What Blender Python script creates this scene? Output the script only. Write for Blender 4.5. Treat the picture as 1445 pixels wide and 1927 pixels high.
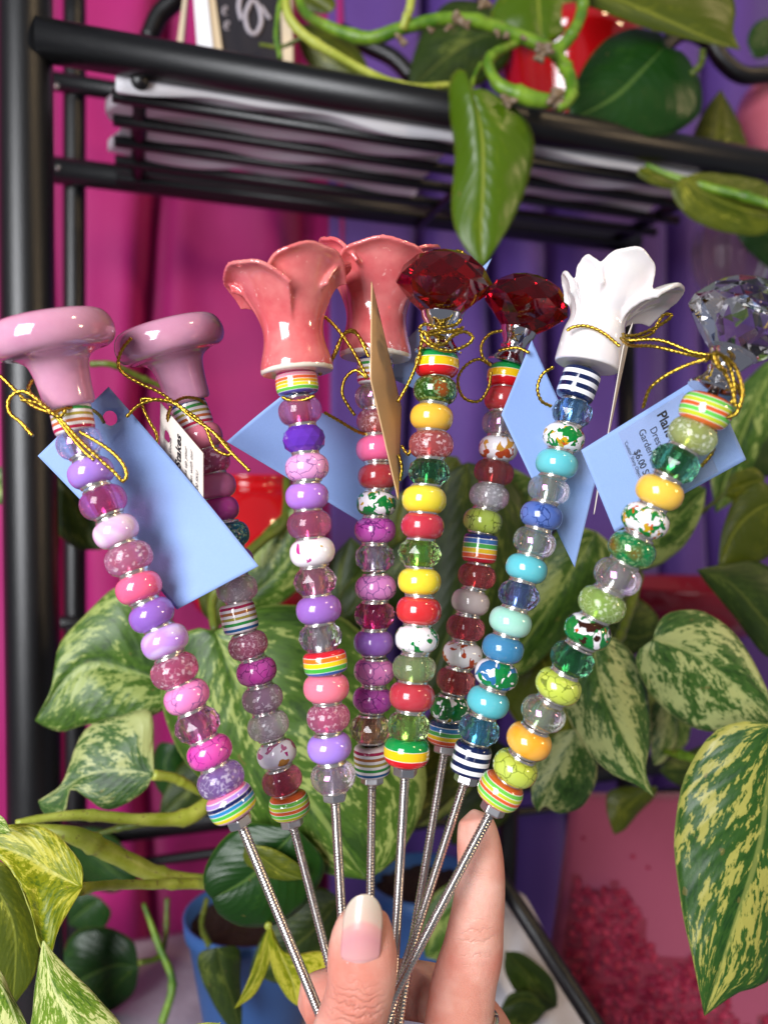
import bpy, bmesh, math, random
from mathutils import Vector, Matrix, noise
R = math.radians
random.seed(7)
for o in list(bpy.data.objects): bpy.data.objects.remove(o)
SC = bpy.context.scene
COL = SC.collection
# ------------------------------------------------------------------ camera, world, lights, exposure
F = 1455.0                                   # focal length in photo pixels (1445 x 1927 photo)
cam = bpy.data.cameras.new('camera'); cam.sensor_fit = 'VERTICAL'; cam.sensor_height = 36
cam.lens = F / 1927 * 36; cam.clip_start = .01; cam.clip_end = 50
cam.dof.use_dof = True; cam.dof.focus_distance = .252; cam.dof.aperture_fstop = 6.8
co = bpy.data.objects.new('camera', cam); COL.objects.link(co); co.rotation_euler = (R(90), 0, 0)
SC.camera = co
W = bpy.data.worlds.new('World'); SC.world = W; W.use_nodes = True
W.node_tree.nodes['Background'].inputs[0].default_value = (.80, .84, 1, 1)
W.node_tree.nodes['Background'].inputs[1].default_value = .185
def area(name, loc, target, size, power, col, sy=None, spread=180):
    l = bpy.data.lights.new(name, 'AREA'); l.energy = power; l.color = col; l.size = size
    if sy: l.shape = 'RECTANGLE'; l.size_y = sy
    l.spread = R(spread)
    o = bpy.data.objects.new(name, l); COL.objects.link(o); o.location = loc
    o.rotation_euler = (Vector(target) - Vector(loc)).to_track_quat('-Z', 'Y').to_euler()
    return o
area('shop_window_light', (-.50, -.60, .20), (.02, .30, 0), .50, 17, (.95, .965, 1), .66)
area('warm_ceiling_lamp', (.75, -.20, 1.05), (.1, .35, 0), .10, 3.2, (1, .72, .40))
area('warm_display_lamp', (1.25, -.15, .30), (.1, .35, -.1), .12, 3.6, (1, .72, .42))
SC.view_settings.view_transform = 'Standard'; SC.view_settings.look = 'None'
SC.view_settings.exposure = 0.08; SC.view_settings.gamma = 1
SC.render.engine = 'CYCLES'
SC.cycles.max_bounces = 12; SC.cycles.transmission_bounces = 10; SC.cycles.glossy_bounces = 5
SC.cycles.diffuse_bounces = 3; SC.cycles.transparent_max_bounces = 24
SC.cycles.caustics_reflective = False; SC.cycles.sample_clamp_indirect = 6
# ------------------------------------------------------------------ helpers
def P(x, y, d): return Vector(((x - 722.5) / F * d, d, (963.5 - y) / F * d))
def lin(h):
    if not isinstance(h, str): return tuple(h)
    out = []
    for i in (0, 2, 4):
        c = int(h[i:i + 2], 16) / 255
        out.append(c / 12.92 if c <= .04045 else ((c + .055) / 1.055) ** 2.4)
    return tuple(out)
def c4(h): return (*lin(h), 1)
def spl(pts, n):
    """Catmull-Rom through points, n samples by chord length; works on Vectors or tuples of any size"""
    pts = [tuple(p) for p in pts]; k = len(pts[0])
    if len(pts) == 2: pts = [pts[0], tuple((a + b) / 2 for a, b in zip(*pts)), pts[1]]
    fine = []; m = len(pts)
    for i in range(m - 1):
        p0 = pts[i - 1] if i else tuple(2 * a - b for a, b in zip(pts[0], pts[1]))
        p1, p2 = pts[i], pts[i + 1]
        p3 = pts[i + 2] if i + 2 < m else tuple(2 * a - b for a, b in zip(pts[-1], pts[-2]))
        for j in range(16):
            t = j / 16
            fine.append(tuple(.5 * (2 * p1[q] + (p2[q] - p0[q]) * t + (2 * p0[q] - 5 * p1[q] + 4 * p2[q] - p3[q]) * t * t
                        + (3 * p1[q] - p0[q] - 3 * p2[q] + p3[q]) * t ** 3) for q in range(k)))
    fine.append(pts[-1])
    acc = [0]
    for a, b in zip(fine, fine[1:]): acc.append(acc[-1] + math.dist(a[:3], b[:3]))
    out = []; j = 0
    for i in range(n):
        s = acc[-1] * i / (n - 1)
        while j < len(acc) - 2 and acc[j + 1] < s: j += 1
        w = (s - acc[j]) / max(1e-12, acc[j + 1] - acc[j]); w = min(1, max(0, w))
        out.append(tuple(a + (b - a) * w for a, b in zip(fine[j], fine[j + 1])))
    return out
def link(name, me, mat=None, parent=None, smooth=True, **kw):
    o = bpy.data.objects.new(name, me); COL.objects.link(o)
    if mat and not me.materials: me.materials.append(mat)
    if smooth is not None:
        for p in me.polygons: p.use_smooth = smooth
    if parent: o.parent = parent
    for k, v in kw.items(): o[k] = v
    return o
def mesh(name, vs, fs, mat=None, parent=None, smooth=True, uv=None, **kw):
    me = bpy.data.meshes.new(name); me.from_pydata([tuple(v) for v in vs], [], fs)
    if uv:
        ul = me.uv_layers.new(name='UVMap')
        for l in me.loops: ul.data[l.index].uv = uv[l.vertex_index]
    me.update()
    return link(name, me, mat, parent, smooth, **kw)
def empty(name, loc, label, cat, group=None):
    o = bpy.data.objects.new(name, None); COL.objects.link(o); o.location = loc; o.empty_display_size = .01
    o['label'] = label; o['category'] = cat
    if group: o['group'] = group
    o['_l'] = 1; del o['_l']
    return o
def put(o, root):
    """parent to a root empty while keeping world coordinates baked in the mesh"""
    o.parent = root; o.matrix_parent_inverse = Matrix.Translation(-root.location)
    return o
def tag(o, label, cat, group=None):
    o['label'] = label; o['category'] = cat
    if group: o['group'] = group
    return o
def sweep(pts, rad, ns=12, mod=None, caps=True, ref=None, base=0, V=None, Fc=None):
    """tube through pts; rad: number or list (numbers or (a,b) tuples); ref fixes the b axis"""
    V = [] if V is None else V; Fc = [] if Fc is None else Fc
    base = len(V); n = len(pts); pts = [Vector(p) for p in pts]
    T = [(pts[min(i + 1, n - 1)] - pts[max(i - 1, 0)]).normalized() for i in range(n)]
    if ref is None:
        a = Vector((0, 0, 1)) if abs(T[0].z) < .9 else Vector((1, 0, 0))
        N = (a - T[0] * a.dot(T[0])).normalized()
    dist = 0
    for i in range(n):
        if ref is not None: N = Vector(ref) - T[i] * Vector(ref).dot(T[i]); N.normalize()
        else: N = (N - T[i] * N.dot(T[i])).normalized()
        B = T[i].cross(N)
        if i: dist += (pts[i] - pts[i - 1]).length
        r = rad[i] if isinstance(rad, (list, tuple)) else rad
        ra, rb = r if isinstance(r, tuple) else (r, r)
        for j in range(ns):
            th = 2 * math.pi * j / ns; m = mod(dist, th) if mod else 1
            V.append(pts[i] + (B * math.cos(th) * ra + N * math.sin(th) * rb) * m)
    for i in range(n - 1):
        for j in range(ns):
            a = base + i * ns + j; b = base + i * ns + (j + 1) % ns
            Fc.append((a, b, b + ns, a + ns))
    if caps:
        Fc.append(tuple(base + j for j in range(ns))[::-1]); Fc.append(tuple(base + (n - 1) * ns + j for j in range(ns)))
    return V, Fc
def tube(name, pts, rad, mat, root=None, ns=12, n=None, **kw):
    if n: pts = spl(pts, n)
    V, Fc = sweep(pts, rad, ns, **kw)
    o = mesh(name, V, Fc, mat)
    return put(o, root) if root else o
def lathe(prof, ns=40, s=.001, twist=0):
    V = []; Fc = []
    for k, (r, z) in enumerate(prof):
        for j in range(ns):
            th = 2 * math.pi * (j + (.5 if twist and k % 2 else 0)) / ns
            V.append((r * math.cos(th) * s, r * math.sin(th) * s, z * s))
    for k in range(len(prof) - 1):
        for j in range(ns):
            a = k * ns + j; b = k * ns + (j + 1) % ns
            if twist:
                if k % 2 == 0: Fc += [(a, b, a + ns), (b, b + ns, a + ns)]
                else: Fc += [(a, b, b + ns), (a, b + ns, a + ns)]
            else: Fc.append((a, b, b + ns, a + ns))
    if prof[0][0] > 1e-6: Fc.append(tuple(range(ns))[::-1])
    if prof[-1][0] > 1e-6: Fc.append(tuple((len(prof) - 1) * ns + j for j in range(ns)))
    return V, Fc
def rnd_prof(pts, n=60): return [(max(0, p[0]), p[1]) for p in spl([(a, b, 0) for a, b in pts], n)]
def edge_angle(o, ang=40):
    o.data.set_sharp_from_angle(angle=R(ang))
    return o
# ------------------------------------------------------------------ materials
class NT:
    def __init__(s, name):
        s.m = bpy.data.materials.new(name); s.m.use_nodes = True; s.t = s.m.node_tree
        s.p = s.t.nodes['Principled BSDF']; s.out = s.t.nodes['Material Output']
    def n(s, typ, ins=None, **props):
        nd = s.t.nodes.new('ShaderNode' + typ)
        for k, v in props.items(): setattr(nd, k, v)
        for k, v in (ins or {}).items():
            if isinstance(v, bpy.types.NodeSocket): s.t.links.new(v, nd.inputs[k])
            else: nd.inputs[k].default_value = v
        return nd
    def m_(s, op, a, b=0, c=None):
        ins = {0: a, 1: b}
        if c is not None: ins[2] = c
        return s.n('Math', ins, operation=op).outputs[0]
    def mix(s, f, a, b):
        nd = s.n('Mix', {0: f}, data_type='RGBA')
        for i, v in ((6, a), (7, b)):
            if isinstance(v, bpy.types.NodeSocket): s.t.links.new(v, nd.inputs[i])
            else: nd.inputs[i].default_value = c4(v) if isinstance(v, str) or len(v) == 3 else v
        return nd.outputs[2]
    def ramp(s, f, stops, interp='LINEAR'):
        nd = s.n('ValToRGB', {0: f}); cr = nd.color_ramp; cr.interpolation = interp
        while len(cr.elements) < len(stops): cr.elements.new(.5)
        for e, (p, c) in zip(cr.elements, stops): e.position = p; e.color = c4(c)
        return nd.outputs[0]
    def obj(s):
        co_ = s.n('TexCoord').outputs['Object']
        rn = s.n('ObjectInfo').outputs['Random']
        off = s.m_('MULTIPLY', rn, .37)
        return s.n('VectorMath', {0: co_, 1: s.n('CombineXYZ', {0: off, 1: off, 2: off}).outputs[0]}, operation='ADD').outputs[0], co_
    def noise(s, vec, scale, detail=3, rough=.5, dist=0, out=0):
        return s.n('TexNoise', {'Vector': vec, 'Scale': scale, 'Detail': detail, 'Roughness': rough, 'Distortion': dist}).outputs[out]
    def set(s, **kw):
        for k, v in kw.items():
            k = k.replace('_', ' ')
            i = s.p.inputs[k]
            if isinstance(v, bpy.types.NodeSocket): s.t.links.new(v, i)
            elif isinstance(v, str) or (hasattr(v, '__len__') and len(v) == 3 and k != 'Subsurface Radius'): i.default_value = c4(v)
            else: i.default_value = v
        return s
    def bump(s, h, strength=.3, dist=.0005):
        s.t.links.new(s.n('Bump', {'Height': h, 'Strength': strength, 'Distance': dist}).outputs[0], s.p.inputs['Normal'])
        return s
def plain(name, col, rough=.4, **kw):
    t = NT(name); t.set(Base_Color=col, Roughness=rough, **kw); return t.m
silver = plain('polished silver', 'e6e0d8', .2, Metallic=.9)
t = NT('chrome'); t.set(Base_Color='dcdcdf', Metallic=1, Roughness=.05); chrome = t.m
nutm = plain('satin steel', 'dad8d8', .3, Metallic=1)
t = NT('stainless thread'); t.set(Base_Color='d4cec8', Metallic=1, Roughness=.24); steel = t.m
t = NT('gold cord'); v, _ = t.obj()
g = t.noise(v, 900, 2)
t.set(Base_Color=t.mix(g, '7c5c10', 'd8b648'), Metallic=1, Roughness=.28).bump(g, .5, .0003); gold = t.m
# black powder coat with tiny grain and dust
t = NT('black powder coat'); v, _ = t.obj()
t.set(Base_Color=t.mix(t.m_('GREATER_THAN', t.noise(v, 900, 1), .72), '050506', '1c1c1e'), Roughness=.36, Specular_IOR_Level=.6).bump(t.noise(v, 2200, 2), .35, .0003)
black = t.m
_mc = {}
def bead_mat(kind, *a):
    key = (kind,) + a
    if key in _mc: return _mc[key]
    t = NT('bead ' + kind); v, o = t.obj()
    sp = dict(Coat_Weight=.6, Coat_Roughness=.04)
    if kind == 'solid':
        c = a[0]
        if len(a) > 1:
            f = t.ramp(t.noise(v, 90, 2, .4, 1.2), [(.38, a[0]), (.66, a[1])]); c = f
        else:
            c = t.mix(t.m_('MULTIPLY', t.noise(v, 160, 3), .08), a[0], 'ffffff')
        t.set(Base_Color=c, Roughness=.13, Subsurface_Weight=.12, Subsurface_Radius=(.6, .4, .4), Subsurface_Scale=.002, **sp)
    elif kind == 'jelly':
        c = t.mix(t.m_('MULTIPLY', t.noise(v, 200, 4, .6, 1), .10), a[0], 'ffffff')
        t.set(Base_Color=c, Roughness=.16, Transmission_Weight=.25, IOR=1.42, **sp)
    elif kind == 'glass':
        c = a[0]
        if len(a) > 1: c = t.ramp(t.noise(v, 75, 1, .4, .6), [(.36, a[1]), (.50, a[0])])
        st = t.noise(v, 320, 4, .7, 2)
        t.set(Base_Color=t.mix(.2, c, 'ffffff'), Roughness=.03, Subsurface_Weight=.5, Subsurface_Radius=(1, 1, 1), Subsurface_Scale=.003, Transmission_Weight=.80, IOR=1.42, **sp).bump(st, .12, .0004)
    elif kind == 'crackle':
        vo = t.n('TexVoronoi', {'Vector': v, 'Scale': 1150.0, 'Randomness': 1.0})
        v2 = t.n('TexVoronoi', {'Vector': v, 'Scale': 520.0}, feature='DISTANCE_TO_EDGE')
        sep = t.n('SeparateColor', {0: vo.outputs['Color']})
        fl = t.m_('GREATER_THAN', sep.outputs[0], .88)
        ed = t.m_('MULTIPLY', t.m_('LESS_THAN', v2.outputs['Distance'], .028), t.m_('GREATER_THAN', t.noise(v, 230, 1), .48))
        msk = t.m_('MAXIMUM', t.m_('MULTIPLY', fl, .75), t.m_('MULTIPLY', ed, .55))
        c = a[0]
        if len(a) > 1: c = t.ramp(t.noise(v, 75, 1, .4, .6), [(.40, a[1]), (.50, a[0])])
        t.set(Base_Color=t.mix(t.m_('ADD', .22, t.m_('MULTIPLY', msk, .6)), c, 'ffffff'), Roughness=.07, Transmission_Weight=t.m_('SUBTRACT', .66, t.m_('MULTIPLY', msk, .5)), IOR=1.38, Subsurface_Weight=.6, Subsurface_Radius=(1, 1, 1), Subsurface_Scale=.003, **sp)
        bn = t.n('Bump', {'Height': sep.outputs[1], 'Strength': .8, 'Distance': .0004}).outputs[0]
        t.t.links.new(bn, t.p.inputs['Normal'])
    elif kind == 'glitter':
        vo = t.n('TexVoronoi', {'Vector': v, 'Scale': 1500.0})
        sep = t.n('SeparateColor', {0: vo.outputs['Color']})
        fl = t.m_('GREATER_THAN', sep.outputs[0], .62)
        c = a[0]
        if len(a) > 1: c = t.ramp(t.noise(v, 75, 1, .4, .6), [(.42, a[1]), (.52, a[0])])
        t.set(Base_Color=t.mix(t.m_('MULTIPLY', t.m_('MULTIPLY', fl, sep.outputs[1]), .8), c, 'c8ffb0'), Roughness=.12, Transmission_Weight=.4, Metallic=t.m_('MULTIPLY', fl, .4), **sp)
    elif kind == 'facet':
        t.set(Base_Color=t.mix(.10, a[0], 'ffffff'), Roughness=.0, Transmission_Weight=.97, IOR=1.5)
    elif kind == 'facetsolid':
        t.set(Base_Color=a[0], Roughness=.14, Transmission_Weight=.15, **sp)
    elif kind == 'clear':
        t.set(Base_Color=t.mix(.35, t.mix(t.noise(v, 110, 1), a[0], a[1]), 'ffffff'), Roughness=.03, Transmission_Weight=.90, IOR=1.42, Thin_Film_Thickness=430, Thin_Film_IOR=1.9,
              Coat_Weight=1, Coat_Roughness=.03)
    elif kind == 'vein':
        nv = t.n('VectorMath', {0: v, 1: t.n('VectorMath', {0: t.noise(v, 260, 2, .5, 0, 1), 'Scale': .0032}, operation='SCALE').outputs[0]}, operation='ADD').outputs[0]
        vo = t.n('TexVoronoi', {'Vector': nv, 'Scale': 270.0}, feature='DISTANCE_TO_EDGE')
        line = t.m_('MULTIPLY', t.m_('LESS_THAN', vo.outputs['Distance'], .032), t.m_('GREATER_THAN', t.noise(v, 140, 1), .40))
        c = t.mix(t.m_('MULTIPLY', t.noise(v, 220, 3), .14), a[0], 'ffffff')
        t.set(Base_Color=t.mix(t.m_('MULTIPLY', line, .8), c, a[1]), Roughness=.18, **sp)
    elif kind == 'splat':
        c = t.mix(.2, 'f4eef2', 'f4eef2')
        for i, (col, th, scl) in enumerate(a):
            vv = t.n('VectorMath', {0: v, 1: (i * .31 + .1, .2 * i, .7)}, operation='ADD').outputs[0]
            nz = t.noise(vv, scl * 1.25, 2.5, .5, .5)
            shade = t.mix(t.noise(v, scl * 3, 2), col, tuple(x * .45 for x in lin(col)))
            c = t.mix(t.m_('GREATER_THAN', nz, th), c, shade)
        t.set(Base_Color=c, Roughness=.1, **sp)
    elif kind == 'stripe':
        half, cols = a[0], a[1]
        sx = t.n('SeparateXYZ', {0: o}).outputs[2]
        wob = t.m_('MULTIPLY', t.m_('SUBTRACT', t.noise(v, 90, 1), .5), .0007)
        f = t.m_('ADD', t.m_('MULTIPLY', t.m_('ADD', sx, wob), -1 / (2 * half * .001)), .5)
        n = len(cols); st = []
        thin = a[2] if len(a) > 2 else 0
        for i, c in enumerate(cols):
            if thin and i: st.append((i / n - .009, 'f4f0e8')); st.append((i / n + .010, c))
            else: st.append((i / n, c))
        t.set(Base_Color=t.ramp(f, st, 'CONSTANT'), Roughness=.12, **sp)
    if kind in ('glass', 'crackle', 'clear', 'facet'):
        # part of the light goes straight through the thin clear resin and lights the silver core inside
        tint = t.mix({'glass': .35, 'crackle': .35, 'clear': .8, 'facet': .5}[kind], a[0], 'ffffff')
        tp = t.n('BsdfTransparent', {'Color': tint}); mx = t.n('MixShader', {0: {'glass': .38, 'crackle': .26, 'clear': .42, 'facet': .12}[kind], 1: t.p.outputs[0], 2: tp.outputs[0]})
        t.t.links.new(mx.outputs[0], t.out.inputs[0])
    _mc[key] = t.m
    return t.m
# ------------------------------------------------------------------ bead meshes (mm), shared
def bead_prof(Ro=7, hole=2.7, H=4.2, p=.93, n=22):
    pr = [(hole, -H * .92)]
    for i in range(n + 1):
        a = -math.pi / 2 + math.pi * i / n
        c, s_ = math.cos(a), math.sin(a)
        pr.append((hole + .5 + (Ro - hole - .5) * abs(c) ** p, H * (abs(s_) ** p) * (1 if s_ > 0 else -1)))
    pr.append((hole, H * .92)); pr.append((hole, -H * .92))
    return pr
def shared(name, vf, smooth=True):
    me = bpy.data.meshes.new(name); me.from_pydata(vf[0], [], [f for f in vf[1]]); me.update()
    for p in me.polygons: p.use_smooth = smooth
    me.materials.append(None)
    return me
def facet_bead():
    n = 12; rings = [(2.7, -3.9), (4.5, -4.2), (6.3, -2.5), (7.0, 0), (6.3, 2.5), (4.5, 4.2), (2.7, 3.9), (2.7, 0)]
    V, Fc = lathe(rings, n, twist=1)
    Fc = Fc[:-2]
    for j in range(n): a = 7 * n + j; b = 7 * n + (j + 1) % n; Fc.append((a, b, (j + 1) % n, j))
    return V, Fc
def open_lathe(prof, ns):
    V, Fc = lathe(prof, ns)
    return V, [f for f in Fc if len(f) == 4 or ns == 4]
ME = {'round': shared('bead_round', open_lathe(bead_prof(), 44)),
      'facet': shared('bead_facet', facet_bead(), False),
      'barrel': shared('bead_barrel', open_lathe(bead_prof(6.15, 2.7, 5.1, .42), 44)),
      'drum': shared('bead_drum', open_lathe(bead_prof(6.9, 2.7, 3.75, .55), 44)),
      'oval': shared('bead_oval', open_lathe(bead_prof(7.1, 2.7, 4.3, .78), 44)),
      'core': shared('bead_core', open_lathe([(2.45, -3.7), (4.2, -3.85), (4.6, -4.05), (4.6, -4.3), (4.3, -4.45), (4.45, -4.6), (4.2, -4.75), (2.2, -4.75), (2.2, 4.75), (4.2, 4.75), (4.45, 4.6), (4.3, 4.45), (4.6, 4.3), (4.6, 4.05), (4.2, 3.85), (2.45, 3.7), (2.45, -3.7)], 28))}
def frame(loc, axis, spin=0):
    z = Vector(axis).normalized(); q = z.to_track_quat('Z', 'Y')
    return Matrix.Translation(loc) @ q.to_matrix().to_4x4() @ Matrix.Rotation(spin, 4, 'Z')
def place(o, root, M):
    o.parent = root; o.matrix_parent_inverse = Matrix.Translation(-root.location); o.matrix_basis = M
    return o
# ------------------------------------------------------------------ knobs (mm, z up from the bottom of the knob)
def ceramic(name, c1, c2, rim=None):
    t = NT(name); v, o = t.obj()
    z = t.n('SeparateXYZ', {0: o}).outputs[2]
    c = t.mix(t.ramp(t.noise(v, 75, 4, .6), [(.35, '000000'), (.65, 'ffffff')]), c1, c2)
    if rim:
        pt = t.n('NewGeometry').outputs['Pointiness']
        c = t.mix(t.ramp(pt, [(.60, '000000'), (.78, 'ffffff')]), c, rim)
        c = t.mix(t.m_('LESS_THAN', z, t.m_('ADD', .0008, t.m_('MULTIPLY', t.noise(v, 300, 2), .001))), c, 'e8dccb')
    t.set(Base_Color=c, Roughness=.12, Coat_Weight=.8, Coat_Roughness=.03, Subsurface_Weight=.08, Subsurface_Radius=(1, .5, .4), Subsurface_Scale=.002)
    t.bump(t.noise(v, 70, 1), .06, .002)
    return t.m
M_knob = ceramic('pink glazed ceramic', 'd49ab2', 'c88ba6')
M_rose = ceramic('salmon glazed ceramic', 'd45c60', 'e48480', 'f6c3ba')
M_white = ceramic('white glazed ceramic', 'f2ece8', 'ece4e4')
def flower_mesh(petals, prof, H, base_r, thick=1.7, curl=1.0):
    """solid petals growing out of a drum, fused by a voxel remesh into one glazed piece"""
    V = []; Fc = []
    pf = spl([(r, z, 0) for r, z in prof], 60)
    def rr(z):
        for a, b in zip(pf, pf[1:]):
            if a[1] <= z <= b[1]: return a[0] + (b[0] - a[0]) * (z - a[1]) / max(1e-6, b[1] - a[1])
        return pf[-1][0] + max(0, z - pf[-1][1]) * .9
    lv, lf = lathe([(0, 0)] + [(base_r - .3, 0), (base_r, .4)] + [(rr(z), z) for z in (1, 2.5, 4, 6, 8, 10, 12, 14)] + [(rr(14) - 2, 15), (0, 14)], 40, 1)
    V += lv; Fc += lf
    for (phi, span, h, flare, ruf, inner) in petals:
        ns, nt = 34, 44; b0 = len(V); G = []
        for i in range(nt + 1):
            row = []
            for j in range(ns + 1):
                t_ = i / nt; s_ = j / ns * 2 - 1
                top = h * .955 * (1 - .13 * abs(s_) ** 1.25 - .13 * abs(s_) ** 5 + .012 * math.cos(s_ * 11 + phi * 5) * abs(s_))
                z = 2 + (top - 2) * t_
                k = max(0, (t_ - .42) / .58)
                r = rr(min(z, prof[-1][1])) * (1 + inner * k) + flare * k * k * 7 + s_ * 1.2 * k + ruf * k * k * math.sin(s_ * 5 + phi * 3)
                c = max(0, (t_ - .88) / .12); r += 2.3 * curl * c * c; z -= 1.5 * curl * c * c + flare * k ** 3 * 2.5
                e = max(0, (abs(s_) - .80) / .20) * k; r += 1.1 * curl * e * e
                th = phi + s_ * span
                row.append(Vector((r * math.cos(th), r * math.sin(th), z)))
            G.append(row)
        for side in (0, 1):
            for i in range(nt + 1):
                for j in range(ns + 1):
                    du = G[i][min(ns, j + 1)] - G[i][max(0, j - 1)]; dv = G[min(nt, i + 1)][j] - G[max(0, i - 1)][j]
                    nn = du.cross(dv).normalized(); t_ = i / nt
                    p = G[i][j] - nn * (side * thick * (1 - .25 * t_)); V.append(tuple(p))
        m = (nt + 1) * (ns + 1); w = ns + 1
        for i in range(nt):
            for j in range(ns):
                a = b0 + i * w + j
                Fc.append((a, a + 1, a + w + 1, a + w)); Fc.append((a + m, a + m + w, a + m + w + 1, a + m + 1))
        for i in range(nt):
            for j in (0, ns):
                a = b0 + i * w + j; q = (a, a + w, a + w + m, a + m); Fc.append(q if j == 0 else q[::-1])
        for j in range(ns):
            a = b0 + j; Fc.append((a, a + m, a + m + 1, a + 1))
            a = b0 + nt * w + j; Fc.append((a, a + 1, a + 1 + m, a + m))
    V = [(x * .001, y * .001, z * .001) for x, y, z in V]
    me = bpy.data.meshes.new('flower_knob'); me.from_pydata(V, [], Fc); me.update()
    return me
def fuse(o, vox, it=6):
    r = o.modifiers.new('fuse', 'REMESH'); r.mode = 'VOXEL'; r.voxel_size = vox; r.use_smooth_shade = True
    s = o.modifiers.new('soft', 'SMOOTH'); s.factor = .5; s.iterations = it
    return o
def knob_mushroom(root, M):
    pr = [(0, 0), (6.2, 0), (7.1, .5), (7.4, 2), (7.6, 6), (8.2, 11), (9.3, 14), (12.2, 15.6), (15.2, 16.2), (17.2, 17.6), (18.2, 20.2), (17.9, 23.2), (16.4, 25.8), (13.8, 27.0), (10, 27.0), (5, 26.4), (0, 26.1)]
    V, Fc = lathe([(0, 0)] + rnd_prof(pr[1:], 90), 64)
    o = mesh('knob', V, Fc, M_knob); return place(o, root, M)
def crystal(root, M, mat, Rr, zc, n=10, dome=.66):
    pr = [(Rr * .36, -.62 * Rr), (Rr * .66, -.36 * Rr), (Rr * .985, -.06 * Rr), (Rr, .05 * Rr), (Rr * .86, .30 * Rr), (Rr * .66, .50 * Rr), (Rr * .40, dome * Rr)]
    V, Fc = lathe(pr, n, twist=1)
    o = mesh('crystal', [(x, y, z + zc * .001) for x, y, z in V], Fc, mat, smooth=False)
    place(o, root, M)
    m = mesh('mount', *lathe([(0, 0), (7.4, 0), (7.6, .5), (6.6, 1.3), (6.3, 1.8), (5.2, 3), (4.3, 4.8), (4.3, 5.4), (4.7, 5.8), (4.7, 6.4), (4.2, 6.9), (4.3, 8), (5.2, 9.4), (6.1, 10.8), (6.5, 12.6), (6.3, 13), (0, 12)], 48), chrome)
    edge_angle(m, 30); place(m, root, M)
t = NT('ruby crystal'); t.set(Base_Color='aa0a16', Roughness=0, Transmission_Weight=.95, IOR=1.5); M_ruby = t.m
t = NT('clear crystal'); t.set(Base_Color='fbf7f8', Roughness=0, Transmission_Weight=1.0, IOR=1.56); M_clear = t.m
# ------------------------------------------------------------------ stakes
wst = ('stripe', 5.1, ('f2ecea', '2b3f86', 'f2ecea', '3f9a48', 'f2ecea', 'b0a040', 'f2ecea', 'cc7040', 'f2ecea', 'c62a50', 'f2ecea'))
wst2 = ('stripe', 5.1, ('f0dfe0', 'b02050', 'f2ecea', 'b06a38', 'f2ecea', 'a89a3c', 'f2ecea', '2f9440', 'f2ecea', '1c5f96', 'f2ecea'))
og = ('stripe', 4.3, ('d8642a', '6ec648', 'c4d030', 'e0602c', '6ccc50', 'c8d42c', 'e87030'), 1)
rasta = ('stripe', 4.3, ('149244', 'f4c410', 'd81820'), 1)
navy = ('stripe', 5.1, ('10204c', 'f4f4f8', '10204c', 'f4f4f8', '10204c', 'f4f4f8', '10204c'))
rain = ('stripe', 4.3, ('dc2030', 'f47a18', 'f8d414', '48b440', '2c64b0', '7a5ab0'), 1)
GR = ('splat', ('e8b818', .60, 240), ('12913c', .53, 270), ('e05a18', .64, 300))
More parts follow.
